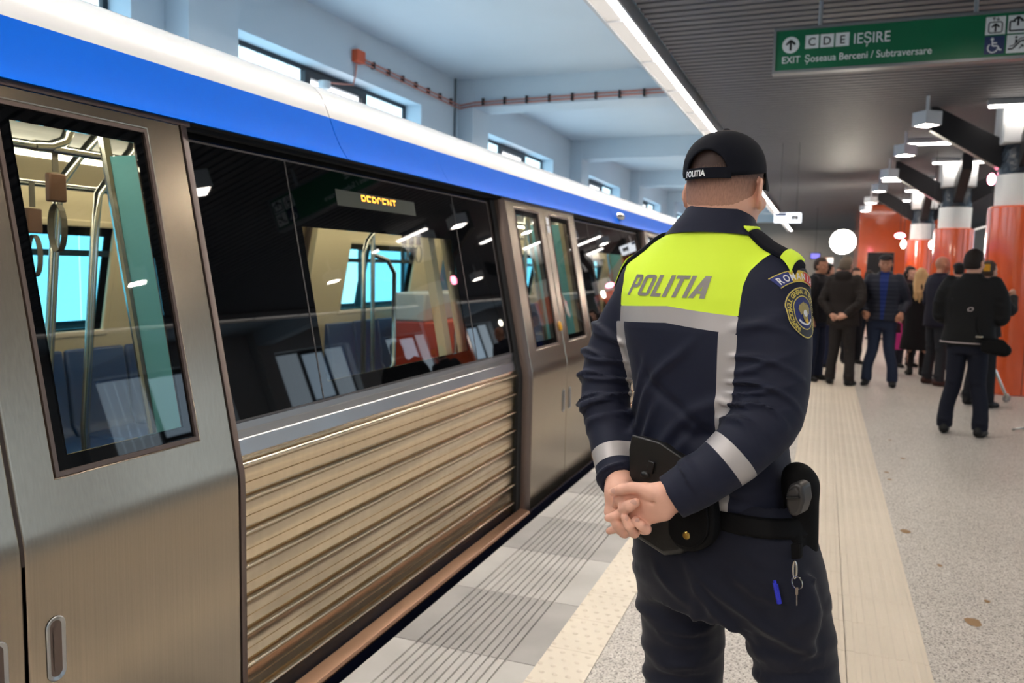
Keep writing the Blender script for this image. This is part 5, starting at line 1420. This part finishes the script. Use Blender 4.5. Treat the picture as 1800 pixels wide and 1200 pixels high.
tx = tess(text_mb('POLITIA', .0175, .95, align='CENTER', bold=.0006), .006)
def on_strap(p):
    ab = -0.26+p[0]/0.098; c_, s_ = math.sin(ab), -math.cos(ab); z = -.0085+p[1]
    return hp(.0852*c_*1.0185, .1026*s_*1.0185-.0065, cap_z+z)
obj('cap_lettering', placed(tx, on_strap), white, strap, angle=180)
mb = MB(); top = []; bot = []
for i in range(17):
    a = math.radians(20+140*i/16)
    for j in range(6):
        t = j/5; r0 = 1.0+0.0*t
        x = .0850*math.cos(a)*(1-0.04*t); y = .102*math.sin(a)-.006+0.068*t*math.sin(a)**1.4; z = cap_z+.014-.020*t*t-.018*abs(math.cos(a))**2*t-.006*t
        top.append(hp(x, y, z)); bot.append(hp(x, y, z-.003))
N_ = len(top)
for i in range(16):
    for j in range(5): a = i*6+j; mb.f += [(a, a+1, a+7, a+6), (N_+a, N_+a+6, N_+a+7, N_+a+1)]
    a = i*6+5; mb.f.append((a, N_+a, N_+a+6, a+6))
mb.v = top+bot; obj('cap_visor', mb, capc, cap, angle=50)
# ---- close-cropped hair with a faded neckline
def hair_fade():
    m = bpy.data.materials.new('cropped_brown_hair'); m.use_nodes = True; nt = m.node_tree; N = nt.nodes; L = nt.links; b = N['Principled BSDF']
    tc = N.new('ShaderNodeTexCoord'); sp_ = N.new('ShaderNodeSeparateXYZ'); L.new(tc.outputs['Object'], sp_.inputs[0])
    nz = N.new('ShaderNodeTexNoise'); nz.inputs['Scale'].default_value = 420; mp = N.new('ShaderNodeMapping'); mp.inputs['Scale'].default_value = (1, 1, .25); L.new(tc.outputs['Object'], mp.inputs[0]); L.new(mp.outputs[0], nz.inputs['Vector'])
    ad = N.new('ShaderNodeMath'); ad.operation = 'MULTIPLY_ADD'; ad.inputs[1].default_value = 0.05; L.new(nz.outputs['Fac'], ad.inputs[0]); L.new(sp_.outputs['Z'], ad.inputs[2])
    r = N.new('ShaderNodeMapRange'); r.inputs['From Min'].default_value = HZ-.062; r.inputs['From Max'].default_value = HZ+.045; L.new(ad.outputs[0], r.inputs[0])
    mx = N.new('ShaderNodeMix'); mx.data_type = 'RGBA'; mx.inputs['A'].default_value = (*lin((206, 154, 132)), 1); mx.inputs['B'].default_value = (*lin((62, 44, 38)), 1)
    L.new(r.outputs[0], mx.inputs['Factor']); L.new(mx.outputs['Result'], b.inputs['Base Color']); b.inputs['Roughness'].default_value = .7
    return m
F_ = Field(axis(-.07, .13, .004), axis(-.11, .13, .004), axis(1.66, 1.86, .004))
F_.ell(hp(0, 0.0, 0.012), (0.0785, 0.0975, 0.0935), 0.02, R=RH); F_.ell(hp(0, -0.03, -0.045), (0.0675, 0.0615, 0.0615), 0.03, R=RH)
n_ = np.array([-math.sin(HYAW), math.cos(HYAW), 0]); F_.half(n_*1.0+np.array([0, 0, -.35]), n_.dot(hp(0, 0.022, 0))-.35*(HZ-.03)+.0)
F_.half((0, 0, -1), -(HZ-.068))
fobj('hair', F_, hair_fade(), officer)

# ---- kit on the belt (each hangs there and lifts off)
def in_officer(name, label, cat): return local_thing(name, label, cat, tuple(PO), rotz=-PA)
def to_world_root(t, c):
    """move a root to its own base point, keeping its parts where they are"""
    c = np.array(c, float); w_ = PO+PR*c[0]+PF*c[1]+np.array([0, 0, c[2]]); t.location = tuple(w_)
    for ch in t.children: ch.location = (-c[0], -c[1], -c[2])
def wrap_plate(pts, q0, q1, name, mat, parent, bevel=.006, follow=True, drop=0.0):
    """pixel outline pushed to depth along the officer's facing direction, with real thickness"""
    a = [Lp(px, py, q0) for px, py in pts]; n = len(a); vs = [(p[0], q0, p[2]) for p in a]+[(p[0], q1, p[2]) for p in a]
    m = MB(); m.add(vs, [tuple(range(n)), tuple(range(2*n-1, n-1, -1))]+[(i, n+i, n+(i+1) % n, (i+1) % n) for i in range(n)])
    return obj(name, m, mat, parent, angle=40, bevel=bevel, seg=3)
t = in_officer('map_pouch', 'large black leather pouch with a strap tab, on the belt behind the clasped hands', 'pouch')
wrap_plate([(1112, 766), (1160, 780), (1215, 818), (1216, 870), (1200, 975), (1165, 978), (1104, 938), (1104, 800)], -.155, -.118, 'pouch_body', leath, t, .012)
wrap_plate([(1110, 764), (1160, 778), (1217, 816), (1217, 860), (1160, 862), (1106, 842), (1105, 790)], -.162, -.155, 'flap', leath, t, .004)
wrap_plate([(1139, 809), (1150, 813), (1146, 834), (1136, 832)], -.168, -.162, 'strap_tab', leath, t, .002)
m = MB().ball(Lp(1134, 834, -.163), (.013, .006, .008), 14, 8); obj('strap_stud', m, leath, t)
to_world_root(t, Lp(1160, 960, -.13))
t = in_officer('cuff_pouch', 'small round ended black pouch with a brass snap on the back of the belt', 'pouch')
cp = [(1176, 880), (1250, 878), (1254, 915)]+[(1214+40*math.cos(a), 935+36*math.sin(a)) for a in np.linspace(0, PI, 12)]+[(1174, 915)]
wrap_plate(cp, -.165, -.128, 'pouch_body', nylon, t, .010)
fp = [(1180, 884), (1240, 882), (1244, 915)]+[(1209+35*math.cos(a), 930+33*math.sin(a)) for a in np.linspace(0, PI, 12)]+[(1174, 915)]
fl = wrap_plate(fp, -.172, -.165, 'flap', nylon, t, .003)
c = Lp(1206, 941, -.173); m = MB().lathe([(0.0, -.0035), (.006, -.003), (.0075, -.001), (.0085, 0), (.0085, .002)], n=24); m.v = [(c[0]+p[0], c[1]+p[2], c[2]+p[1]) for p in m.v]; obj('brass_snap', m, brass, fl)
to_world_root(t, Lp(1215, 965, -.145))
t = in_officer('pistol_holster', 'black holster with pistol grip at the officer\'s right hip', 'holster')
hb = [Lp(1386, 850, -.07), Lp(1425, 840, .0), Lp(1432, 905, .02), Lp(1426, 965, .02), Lp(1398, 985, -.05), Lp(1390, 930, -.075)]
F_ = Field(axis(.12, .40, .005), axis(-.16, .16, .005), axis(.86, 1.20, .005))
F_.cap(Lp(1408, 850, -.02), Lp(1410, 960, -.005), .036, .032, .02); F_.cap(Lp(1400, 835, -.03), Lp(1405, 860, -.03), .026, .03, .02); F_.cap(Lp(1424, 850, .01), Lp(1428, 872, .01), .016, .012, .01)
F_.cap(Lp(1395, 940, -.05), Lp(1400, 972, -.04), .018, .016, .015)
fobj('holster_body', F_, nylon, t)
F_ = Field(axis(.10, .36, .004), axis(-.20, .10, .004), axis(.92, 1.20, .004))
pass
wrap_plate([(1381, 869), (1386, 853), (1398, 847), (1410, 854), (1413, 880), (1406, 902), (1396, 909), (1386, 904), (1381, 888)], -.118, -.075, 'pistol_grip', M('gunmetal_grip', (46, 44, 44), .4), t, .008)
wrap_plate([(1384, 862), (1398, 856), (1404, 866), (1402, 874), (1384, 874)], -.121, -.112, 'magazine_heel', M('gunmetal_grip', (46, 44, 44), .4), t, .003)
wrap_plate([(1381, 873), (1404, 873), (1404, 877), (1381, 877)], -.124, -.10, 'magazine_plate', M('gun_black', (12, 12, 13), .4), t, .001)
wrap_plate([(1389, 956), (1407, 955), (1407, 982), (1390, 984)], -.098, -.085, 'strap_buckle', nylon, t, .003)
to_world_root(t, Lp(1405, 980, -.03))
t = in_officer('key_ring', 'silver carabiner with a key ring and key hanging from the holster', 'key ring')
m = MB(); pts = [Lp(1397+3.2*math.sin(a), 1001-15*math.cos(a), -.105) for a in np.linspace(0, 2*PI, 25)]; m.tube(pts, .0022, 8); obj('carabiner', m, chrome, t, angle=60)
m = MB(); c = Lp(1401, 1024, -.107); m.ring(c, (0.25, 1, 0), .0125, .0013, 30, 6); obj('split_ring', m, chrome, t, angle=60)
wrap_plate([(1398, 1032), (1403, 1032), (1403, 1044), (1401.5, 1046), (1401.5, 1064), (1399.5, 1064), (1399.5, 1046), (1398, 1044)], -.110, -.108, 'key', chrome, t, 0)
to_world_root(t, Lp(1398, 1060, -.108))
t = in_officer('ballpoint_pen', 'blue ballpoint pen clipped in the officer\'s thigh pocket', 'pen')
bl_ = M('pen_blue', (44, 50, 196), .3)
a, b = Lp(1363, 1026, -.128), Lp(1370, 1060, -.126)
obj('barrel', MB().tube([a, b], .0052, 12), bl_, t); obj('clip', MB().tube([a+np.array([-.001, -.007, .004]), b+np.array([0, -.007, .008])], .0022, 8), bl_, t); obj('push_button', MB().tube([a, a+(a-b)*0.18], .0032, 10), bl_, t)
to_world_root(t, b)

# ================================================================ THE CROWD
def rgbm(name, rgb, rough=.75, **k): return M(name, rgb, rough, 0, .25, **k)
SKINS = {'fair': M('bystander_skin', (202, 150, 126), .5), 'tan': M('bystander_tan_skin', (180, 126, 100), .5)}
HANDP = {'back': ((.255, -.09, 1.15), (.10, -.165, .965), (.015, -.185, .93)), 'pockets': ((.275, -.07, 1.15), (.225, .07, .99), (.19, .11, .92)),
         'front': ((.262, .02, 1.13), (.13, .20, 1.06), (.03, .235, 1.06)), 'down': ((.250, -.02, 1.14), (.255, .05, .90), (.255, .08, .81)), 'raised': ((.26, .10, 1.18), (.15, .27, 1.33), (.07, .30, 1.40))}
def bystander(label, foot, top, face, coat=(30, 30, 34), hem=.86, legs=(26, 28, 36), hair='short', hairc=(52, 40, 34), arms='down', skin='fair', at=None, wide=1.0, group=None,
              shirt=None, cap=None, hood=False, shoec=(20, 20, 22), skirt=False, stance=.13, yh=0.0, quilt=False, feature=True):
    if at is None:
        d = CR*((foot[0]-900)/CAM_F)+CU*((600-foot[1])/CAM_F)+CF; P = np.array([0, 0, CAM_H])+d*(-CAM_H/d[2])
    else: P = np.array([at[0], at[1], 0.0])
    H = top if top < 3 else (W(foot[0], top, P[1])[2])
    S_ = H/1.765
    t = local_thing('person', label, 'person', (P[0], P[1], 0), group, rotz=face); t.scale = (S_, S_, S_)
    sk = SKINS[skin]
    el, wr, hd = HANDP[arms]
    sh = (.178*wide, 0, 1.435); shb = (.150*wide, 0, 1.41)
    def mir(p, s_): return np.array([p[0]*s_, p[1], p[2]])
    xa = axis(-.36, .36, .013, [(-.30, -.16, .009), (-.12, .12, .008), (.16, .30, .009)]) if feature else axis(-.36, .36, .015)
    ya = axis(-.25, .34, .013, [(hd[1]-.06, hd[1]+.06, .008)]) if feature else axis(-.25, .34, .015)
    za = axis(-.01, 1.80, .015, [(hd[2]-.10, hd[2]+.08, .008), (1.50, 1.80, .008)]) if feature else axis(-.01, 1.8, .016, [(1.5, 1.8, .010)])
    hy_ = 0.015
    c_, s_ = math.cos(yh), math.sin(yh)
    def h(x, y, z): return np.array([c_*x-s_*y, hy_+s_*x+c_*y, 1.645+z])
    RY = [[c_, s_, 0], [-s_, c_, 0], [0, 0, 1]]
    F_ = Field(xa, ya, za)
    F_.stack([(.86, 0, 0, .14, .09, .10), (1.05, 0, 0, .12, .085, .085), (1.3, 0, 0, .15, .10, .10), (1.44, 0, -.005, .14, .08, .09), (1.49, 0, -.01, .07, .055, .06)])
    F_.cap((0, -.012, 1.45), h(0, -.008, -.06), .056, .054, .03)
    F_.ell(h(0, 0, .015), (.074, .093, .092), .02, R=RY); F_.ell(h(0, .024, -.062), (.056, .062, .058), .03, R=RY); F_.ell(h(0, .06, -.088), (.03, .026, .024), .03, R=RY)
    F_.cap(h(0, .088, -.016), h(0, .107, -.043), .008, .012, .012); F_.cap(h(-.042, .074, .006), h(.042, .074, .006), .011, .011, .02)
    for q in (-1, 1):
        F_.ell(h(q*.031, .090, -.014), (.015, .012, .010), .012, 'sub', RY); F_.ell(h(q*.031, .080, -.014), (.0115, .0115, .0115), .003, R=RY)
        F_.ell(h(q*.077, -.004, -.022), (.009, .019, .031), .008, R=RY); F_.ell(h(q*.046, .06, -.045), (.018, .02, .017), .02, R=RY)
        # legs, arms
        F_.chain([(q*.085, 0, .90), (q*.10, .01, .50), (q*stance, -.015, .08)], [.07, .048, .036], .02); F_.cap((q*stance, -.03, .04), (q*(stance+.02), .10, .035), .034, .028, .02)
        F_.chain([mir(shb, q), mir(el, q), mir(wr, q)], [.040, .034, .026], .02)
        w_, d_ = mir(wr, q), mir(hd, q); ax_ = (d_-w_)/np.linalg.norm(d_-w_); F_.cap(w_, w_+ax_*.06, .026, .036, .015)
        sd = np.cross(ax_, [0, 1, 0] if abs(ax_[1]) < .8 else [0, 0, 1]); sd /= np.linalg.norm(sd); up = np.cross(sd, ax_)
        for i in range(4):
            b = w_+ax_*.06+sd*(-.024+.016*i); ln = (.06, .072, .068, .052)[i]; F_.chain([b, b+ax_*ln*.55+up*.004*q, b+ax_*ln*.9+up*.02*q], [.0105, .0098, .0085], .004)
        F_.chain([w_+ax_*.02+sd*.028*-1, w_+ax_*.055-sd*.05, w_+ax_*.085-sd*.05], [.013, .0115, .009], .006)
    F_.cap(h(-.02, .091, -.070), h(.02, .091, -.070), .0055, .0055, .006); F_.cap(h(-.018, .089, -.078), h(.018, .089, -.078), .006, .006, .006)
    b_ = fobj('body', F_, sk, t)
    if feature and math.cos(face) < -0.2:
        for q in (-1, 1):
            m = MB().ball(h(q*.031, .0885, -.014), (.0052, .003, .0052), 10, 6); obj('eye', m, M('dark_eye', (30, 22, 18), .2), b_)
    # coat
    cm = rgbm('coat_%d_%d_%d' % coat, coat, .6 if quilt else .8); wb = sines(sum(map(ord, label)) % 997, 7, 16, 40)
    Fj = Field(axis(-.38, .38, .013), axis(-.27, .34, .013), axis(min(hem, .8)-.03, 1.56, .013))
    def dsp(X, Y, Z):
        d = .003*wb(X, Y, Z)
        if quilt: d = d+.006*np.abs(np.sin(Z*math.pi/.055))
        return d
    bot = [(hem, 0, 0, .205*wide, .135, .145)] if hem > .7 else [(hem, 0, 0, .24*wide, .17, .18), (.80, 0, 0, .195*wide, .135, .15)]
    Fj.stack(bot+[(.98, 0, 0, .188*wide, .125, .14), (1.12, 0, 0, .178*wide, .122, .125), (1.28, 0, 0, .19*wide, .13, .13), (1.40, 0, 0, .19*wide, .115, .125), (1.46, 0, -.005, .15*wide, .09, .105), (1.50, 0, -.008, .095, .075, .085), (1.535, 0, -.008, .075, .07, .075)], 0, 2.4, dsp)
    for q in (-1, 1):
        L = Limb([mir((sh[0]*.86, 0, 1.44), q), mir((sh[0]*1.15, 0, 1.32), q), mir(el, q), mir((np.array(el)+np.array(wr))/2, q), mir(wr, q)], [.072, .070, .062, .055, .048], 3)
        Fj.limb(L, .03, [(.22, .03*q, 0, .02, .007), (.38, -.04, .5, .018, .010), (.46, .03, 0, .016, .011), (.54, -.03, .4, .018, .010), (.66, .03, 0, .02, .007), (.84, .02, .3, .02, .007)], True)
    if hood: Fj.ell((0, -.085, 1.50), (.115, .06, .075), .03)
    V, Q = Fj.mesh(); Q = [tuple(int(i) for i in q) for q in Q]
    if shirt:
        fn = lambda P_: np.maximum(np.maximum(np.abs(P_[:, 0])-.022-.032*np.clip((P_[:, 2]-.95)/.5, 0, 1), -P_[:, 1]+.02), .90-P_[:, 2])
        V2, ins, out_ = split(V, Q, fn)
        vs, fs = compact(V2, out_); ck = rawobj('coat', vs, fs, cm, t); vs, fs = compact(V2, ins); rawobj('shirt_front', vs, fs, rgbm('shirt_%d_%d_%d' % shirt, shirt), ck)
    else: ck = rawobj('coat', V, Q, cm, t)
    # trousers
    tm = rgbm('legs_%d_%d_%d' % legs, legs, .85)
    Ft = Field(axis(-.30, .30, .013), axis(-.19, .19, .013), axis(.03, 1.0, .013))
    if not skirt: Ft.stack([(.78, 0, 0, .150, .10, .115), (.86, 0, 0, .168, .108, .128), (.96, 0, 0, .160, .10, .115)])
    for q in (-1, 1):
        L = Limb([(q*.085, 0, .88), (q*.092, .0, .68), (q*.102, .015, .48), (q*(stance*.95), -.005, .27), (q*stance, -.012, .065)], [.092, .084, .070, .066, .068] if not skirt else [.06, .055, .05, .048, .04], 3)
        Ft.limb(L, .02, [(.05, .03, .8, .03, .006), (.42, .03, 0, .02, .008), (.5, -.03, .4, .02, .008), (.86, .03, 0, .02, .009), (.93, -.03, .2, .02, .009)] if not skirt else (), True)
    fobj('trousers' if not skirt else 'tights', Ft, tm, t)
    for q in (-1, 1):
        a = -q*.18; e0 = np.array([q*stance, -.02, 0]); g = lambda x, y, z: (e0[0]+math.cos(a)*x-math.sin(a)*y, e0[1]+math.sin(a)*x+math.cos(a)*y, z)
        Fs = Field(axis(e0[0]-.12, e0[0]+.12, .011), axis(-.14, .24, .011), axis(-.016, .13, .011)); Fs.cap(g(0, -.04, .045), g(0, .05, .045), .04, .042, .02); Fs.cap(g(0, .04, .04), g(0, .135, .03), .042, .033, .03); Fs.cap(g(0, -.02, .06), g(0, -.015, .10), .042, .044, .02); Fs.half((0, 0, -1), 0)
        fobj('shoe', Fs, rgbm('shoe_%d_%d_%d' % shoec, shoec, .5), t)
    hm = rgbm('hair_%d_%d_%d' % hairc, hairc, .7, bump=(120, .4, .004), stretch=(1, 1, .25))
    if hair in ('short', 'long', 'bob'):
        Fh = Field(axis(-.13, .13, .008), axis(-.16, .15, .008), axis(1.18 if hair == 'long' else 1.46, 1.79, .008))
        Fh.ell(h(0, -.004, .022), (.081, .098, .098), .0, R=RY); Fh.ell(h(0, -.03, -.03), (.072, .068, .07), .03, R=RY)
        if hair != 'short':
            zl = 1.19 if hair == 'long' else 1.50; wq = 1.35 if hair == 'long' else 1.0
            for q in (-1, -.35, .35, 1): Fh.chain([h(q*.06, -.04, 0), h(q*.075, -.055, -.12), (q*.085*wq, -.11, (zl+1.52)/2), (q*.06*wq, -.135, zl+.05*abs(q))], [.045, .045, .042, .016], .02)
            w2 = sines(4, 8, 60, 140); Fh.d -= (.004*w2(Fh.ax[0][:, None, None], Fh.ax[1][None, :, None], Fh.ax[2][None, None, :]*.25)).astype(np.float32)
        # clear the face
        n_ = np.array([-s_, c_, 0])
        X, Y, Z = Fh.ax[0][:, None, None], Fh.ax[1][None, :, None], Fh.ax[2][None, None, :]
        lx, ly, lz = X*c_+(Y-hy_)*s_, -X*s_+(Y-hy_)*c_, Z-1.645
        cutd = np.minimum(ly-.012+0.25*lz*0, .052-lz) if hair == 'short' else np.minimum(ly-.02, .058-lz)
        Fh.d = np.maximum(Fh.d, cutd.astype(np.float32))
        if hair == 'short': Fh.d = np.maximum(Fh.d, (-.075-lz+0.0*X+0.0*Y).astype(np.float32)*np.ones_like(Fh.d))
        fobj('hair', Fh, hm, t)
    if cap:
        Fc = Field(axis(-.12, .12, .008), axis(-.14, .20, .008), axis(1.62, 1.80, .008))
        Fc.ell(h(0, .005, .045), (.087, .108, .075), 0, R=RY); Fc.half((0, 0, -1), -1.685)
        Fc.ell(h(0, .10, .042), (.055, .045, .010), .012, R=RY)
        fobj('flat_cap', Fc, rgbm('cap_%d_%d_%d' % cap, cap), t)
    return t, S_, P
R_ = math.radians
bystander('man in open dark jacket looking right, just right of the officer\'s arm badge', (1430, 668), 451, R_(-118), coat=(30, 29, 33), legs=(30, 36, 56), hair='short', hairc=(58, 44, 38), arms='down', skin='tan', hem=.84)
tB, sB, pB = bystander('grey haired man in a dark brown jacket, back turned, hands clasped behind him', (1475, 676), 449, R_(-22), coat=(40, 34, 32), legs=(42, 38, 38), hair='short', hairc=(112, 98, 84), arms='back', hood=True, hem=.82, wide=1.05, yh=R_(-10))
bystander('man facing the camera in flat cap and dark quilted jacket over a blue shirt', (1544, 678), 446, R_(172), coat=(34, 37, 50), legs=(38, 46, 66), hair='short', hairc=(40, 32, 30), arms='pockets', shirt=(28, 46, 108), cap=(24, 20, 24), quilt=True, hem=.88, wide=1.08, stance=.16, skin='tan')
bystander('woman with long blonde hair in a long black coat, seen from behind', (1608, 659), 470, R_(4), coat=(18, 17, 20), legs=(30, 24, 26), hair='long', hairc=(206, 172, 122), arms='front', hem=.42, skirt=True, wide=1.1, stance=.09)
bystander('dark haired woman in a dark coat just left of the blonde woman', None, 1.69, R_(-140), coat=(46, 26, 32), legs=(34, 34, 44), hair='bob', hairc=(38, 28, 26), arms='down', at=(W(1577, 592, 14.684)[0]+.157, 14.95), hem=.62)
bystander('bald man in a navy coat left of the man with the shoulder bag', (1640, 676), 449, R_(-62), coat=(28, 27, 42), legs=(46, 48, 54), hair='bald', arms='front', hem=.80, shoec=(70, 42, 38), skin='tan', wide=1.05)
tF, sF, pF = bystander('man in black jacket with bag at his hip, back turned, before the nearest orange column', (1690, 764), 436, R_(-18), coat=(20, 20, 22), legs=(22, 25, 38), hair='short', hairc=(34, 27, 25), arms='front', hem=.86, wide=1.16, stance=.15, yh=R_(-24))
bystander('person in dark jacket at the nearest orange column, half hidden behind the bag carrier', None, 1.74, R_(-48), coat=(32, 31, 34), legs=(30, 32, 38), hair='short', hairc=(74, 56, 46), arms='raised', at=(1.80, 10.9), hem=.86)
# people farther off, mostly heads above the others
far = [((0.05, 14.2), 1.72, -60, (26, 26, 32), (44, 34, 30), 'short', 'dark haired person in black standing behind the man in the open dark jacket', (28, 34, 58)),
       ((0.50, 15.0), 1.66, -150, (36, 30, 30), (52, 38, 32), 'short', 'person in dark clothes, head showing between the grey haired man and flat cap', (30, 30, 36)),
       ((0.78, 16.4), 1.62, 20, (28, 30, 40), (50, 40, 36), 'bob', 'person in dark trousers standing directly behind the man in the flat cap', (24, 26, 36)),
       ((1.48, 16.6), 1.72, 150, (60, 30, 34), (60, 44, 38), 'short', 'person in a dark red jacket behind the dark haired woman, before the third orange column', (30, 30, 34)),
       ((1.92, 15.6), 1.76, -30, (40, 36, 40), (66, 54, 46), 'short', 'brown haired person beyond the right shoulder of the blonde woman', (32, 32, 36)),
       ((2.05, 14.9), 1.77, 10, (24, 24, 30), (26, 24, 24), 'short', 'person in a black cap behind the bald man', (28, 28, 34)),
       ((0.30, 17.5), 1.70, 170, (38, 34, 36), (70, 56, 48), 'short', 'farthest person in the crowd, under the video lamp', (32, 32, 38))]
for (at, H_, fd, cc, hc, hs, lb, lc) in far:
    bystander(lb, None, H_, R_(fd), coat=cc, legs=lc, hair=hs, hairc=hc, arms='down', at=at, feature=False, cap=(20, 20, 22) if 'cap behind' in lb else None)
# white hem piping and small logo on the black jacket
bvF = BVHTree.FromObject([c for c in tF.children if c.name.startswith('coat')][0], bpy.context.evaluated_depsgraph_get())
coatF = [c for c in tF.children if c.name.startswith('coat')][0]
pts = []
for i in range(41):
    th = 2*PI*i/40; d = Vector((math.cos(th), math.sin(th), 0)); hh = bvF.ray_cast(Vector((0, 0, .885))+d*.5, -d)
    if hh[0] is not None and hh[0].length > 0 and abs(hh[0][0]) < .29: pts.append(tuple(hh[0]+d*.001))
obj('hem_piping', MB().tube(pts, .0055, 6), M('piping_white', (190, 178, 178), .6), coatF, angle=180)
lg = MB()
for a, b in (((-.022, .0), (-.006, .016)), ((-.006, .016), (.020, .016)), ((.020, .016), (.022, -.002)), ((.022, -.002), (.006, -.016)), ((.006, -.016), (-.020, -.014)), ((-.020, -.014), (-.022, 0))):
    l = math.hypot(b[0]-a[0], b[1]-a[1]); nx, ny = -(b[1]-a[1])/l*.0035, (b[0]-a[0])/l*.0035
    lg.add([(a[0]+nx, a[1]+ny, 0), (a[0]-nx, a[1]-ny, 0), (b[0]-nx, b[1]-ny, 0), (b[0]+nx, b[1]+ny, 0)], [(0, 1, 2, 3)])
obj('jacket_logo', project(tess(lg, .02), bvF, lambda p: (.02+p[0], -.5, 1.20+p[1]), (0, 1, 0), .003), M('piping_white', (190, 178, 178), .6), coatF, angle=180)
# shoulder bag at his right hip
q = W(1750, 607, pF[1]-.24)
t = local_thing('shoulder_bag', 'black shoulder bag at the right hip of the man before the orange column', 'bag', tuple(q-np.array([0, 0, .11])), rotz=R_(-18))
Fb = Field(axis(-.22, .22, .010), axis(-.12, .12, .010), axis(-.02, .26, .010)); Fb.cap((-.06, 0, .09), (.07, 0, .07), .062, .062, .02); Fb.cap((-.07, 0, .13), (.04, 0, .13), .045, .04, .03)
fobj('bag_body', Fb, nylon, t); obj('bag_flap', MB().box(-.10, .10, -.072, -.062, .05, .15), nylon, t, bevel=.01)
obj('bag_strap', MB().tube([(-.09, -.02, .15), (-.13, -.03, .19), (-.16, -.02, .26), (-.17, .0, .36)], .012, 8), nylon, t, angle=60)
obj('bag_buckle', MB().box(-.16, -.10, -.055, -.04, .175, .195), chrome, t, bevel=.003)
# magenta bag between the capped man and the blonde woman
q = np.array([W(1577, 592, 14.684)[0], 14.64, .475]); t = local_thing('tote_bag', 'bright magenta bag seen between the man in the flat cap and the blonde woman', 'bag', (q[0], q[1], q[2]-.2), rotz=R_(30))
obj('bag_body', MB().prism([(-.11, .04), (.11, .04), (.12, .31), (-.12, .31)], -.05, .05, 'y'), M('magenta_cloth', (196, 20, 120), .6), t, bevel=.015)
m = MB()
m.tube([(-.07, 0, .31), (-.06, 0, .46), (0, 0, .5), (.06, 0, .46), (.07, 0, .31)], .01, 8); obj('bag_handle', m, M('magenta_cloth', (196, 20, 120), .6), t, angle=60)
# camera held up by the person at the column
q = W(1733, 471, 10.6); t = local_thing('video_camera', 'yellow and black camera held up beside the nearest orange column', 'camera', tuple(q))
obj('camera_body', MB().box(-.05, .05, -.06, .10, -.05, .06), M('camera_black', (22, 22, 24), .5), t, bevel=.01); obj('yellow_cover', MB().box(-.035, .035, -.07, -.06, -.035, .045), M('camera_yellow', (226, 160, 24), .5), t, bevel=.005)
obj('lens_barrel', MB().tube([(0, .10, 0), (0, .2, 0)], .035, 16), M('camera_black', (22, 22, 24), .5), t)
# tripod on a wheeled dolly beside the column
q = W(1741, 682, 11.3); t = local_thing('tripod_dolly', 'silver wheeled tripod base on the floor beside the nearest orange column', 'tripod', (q[0]-.05, 11.3, 0))
obj('centre_pole', MB().tube([(0, 0, .06), (0, 0, 1.25)], .02, 10), chrome, t)
for a in (0.4, 2.5, 4.6):
    l = obj('leg', MB().tube([(.02*math.cos(a), .02*math.sin(a), .55), (.26*math.cos(a), .26*math.sin(a), .085)], .018, 8), chrome, t)
    m = MB().ring((.27*math.cos(a), .27*math.sin(a), .05), (-math.sin(a), math.cos(a), 0), .034, .016, 20, 8); obj('castor', m, M('castor_grey', (150, 148, 146), .4), l)
    obj('castor_fork', MB().box(.27*math.cos(a)-.02, .27*math.cos(a)+.02, .27*math.sin(a)-.03, .27*math.sin(a)+.03, .045, .11), chrome, l, bevel=.006)
d = CR*((1792-900)/CAM_F)+CU*((600-758)/CAM_F)+CF; p_ = d*(-CAM_H/d[2])
tag(obj('metal_hook', MB().tube([(p_[0]-.07, p_[1]-.02, .012), (p_[0], p_[1], .03), (p_[0]+.10, p_[1]+.04, .026), (p_[0]+.35, p_[1]+.1, .03)], .012, 8), chrome), 'bent silver metal rod lying on the floor at the right edge', 'rod')
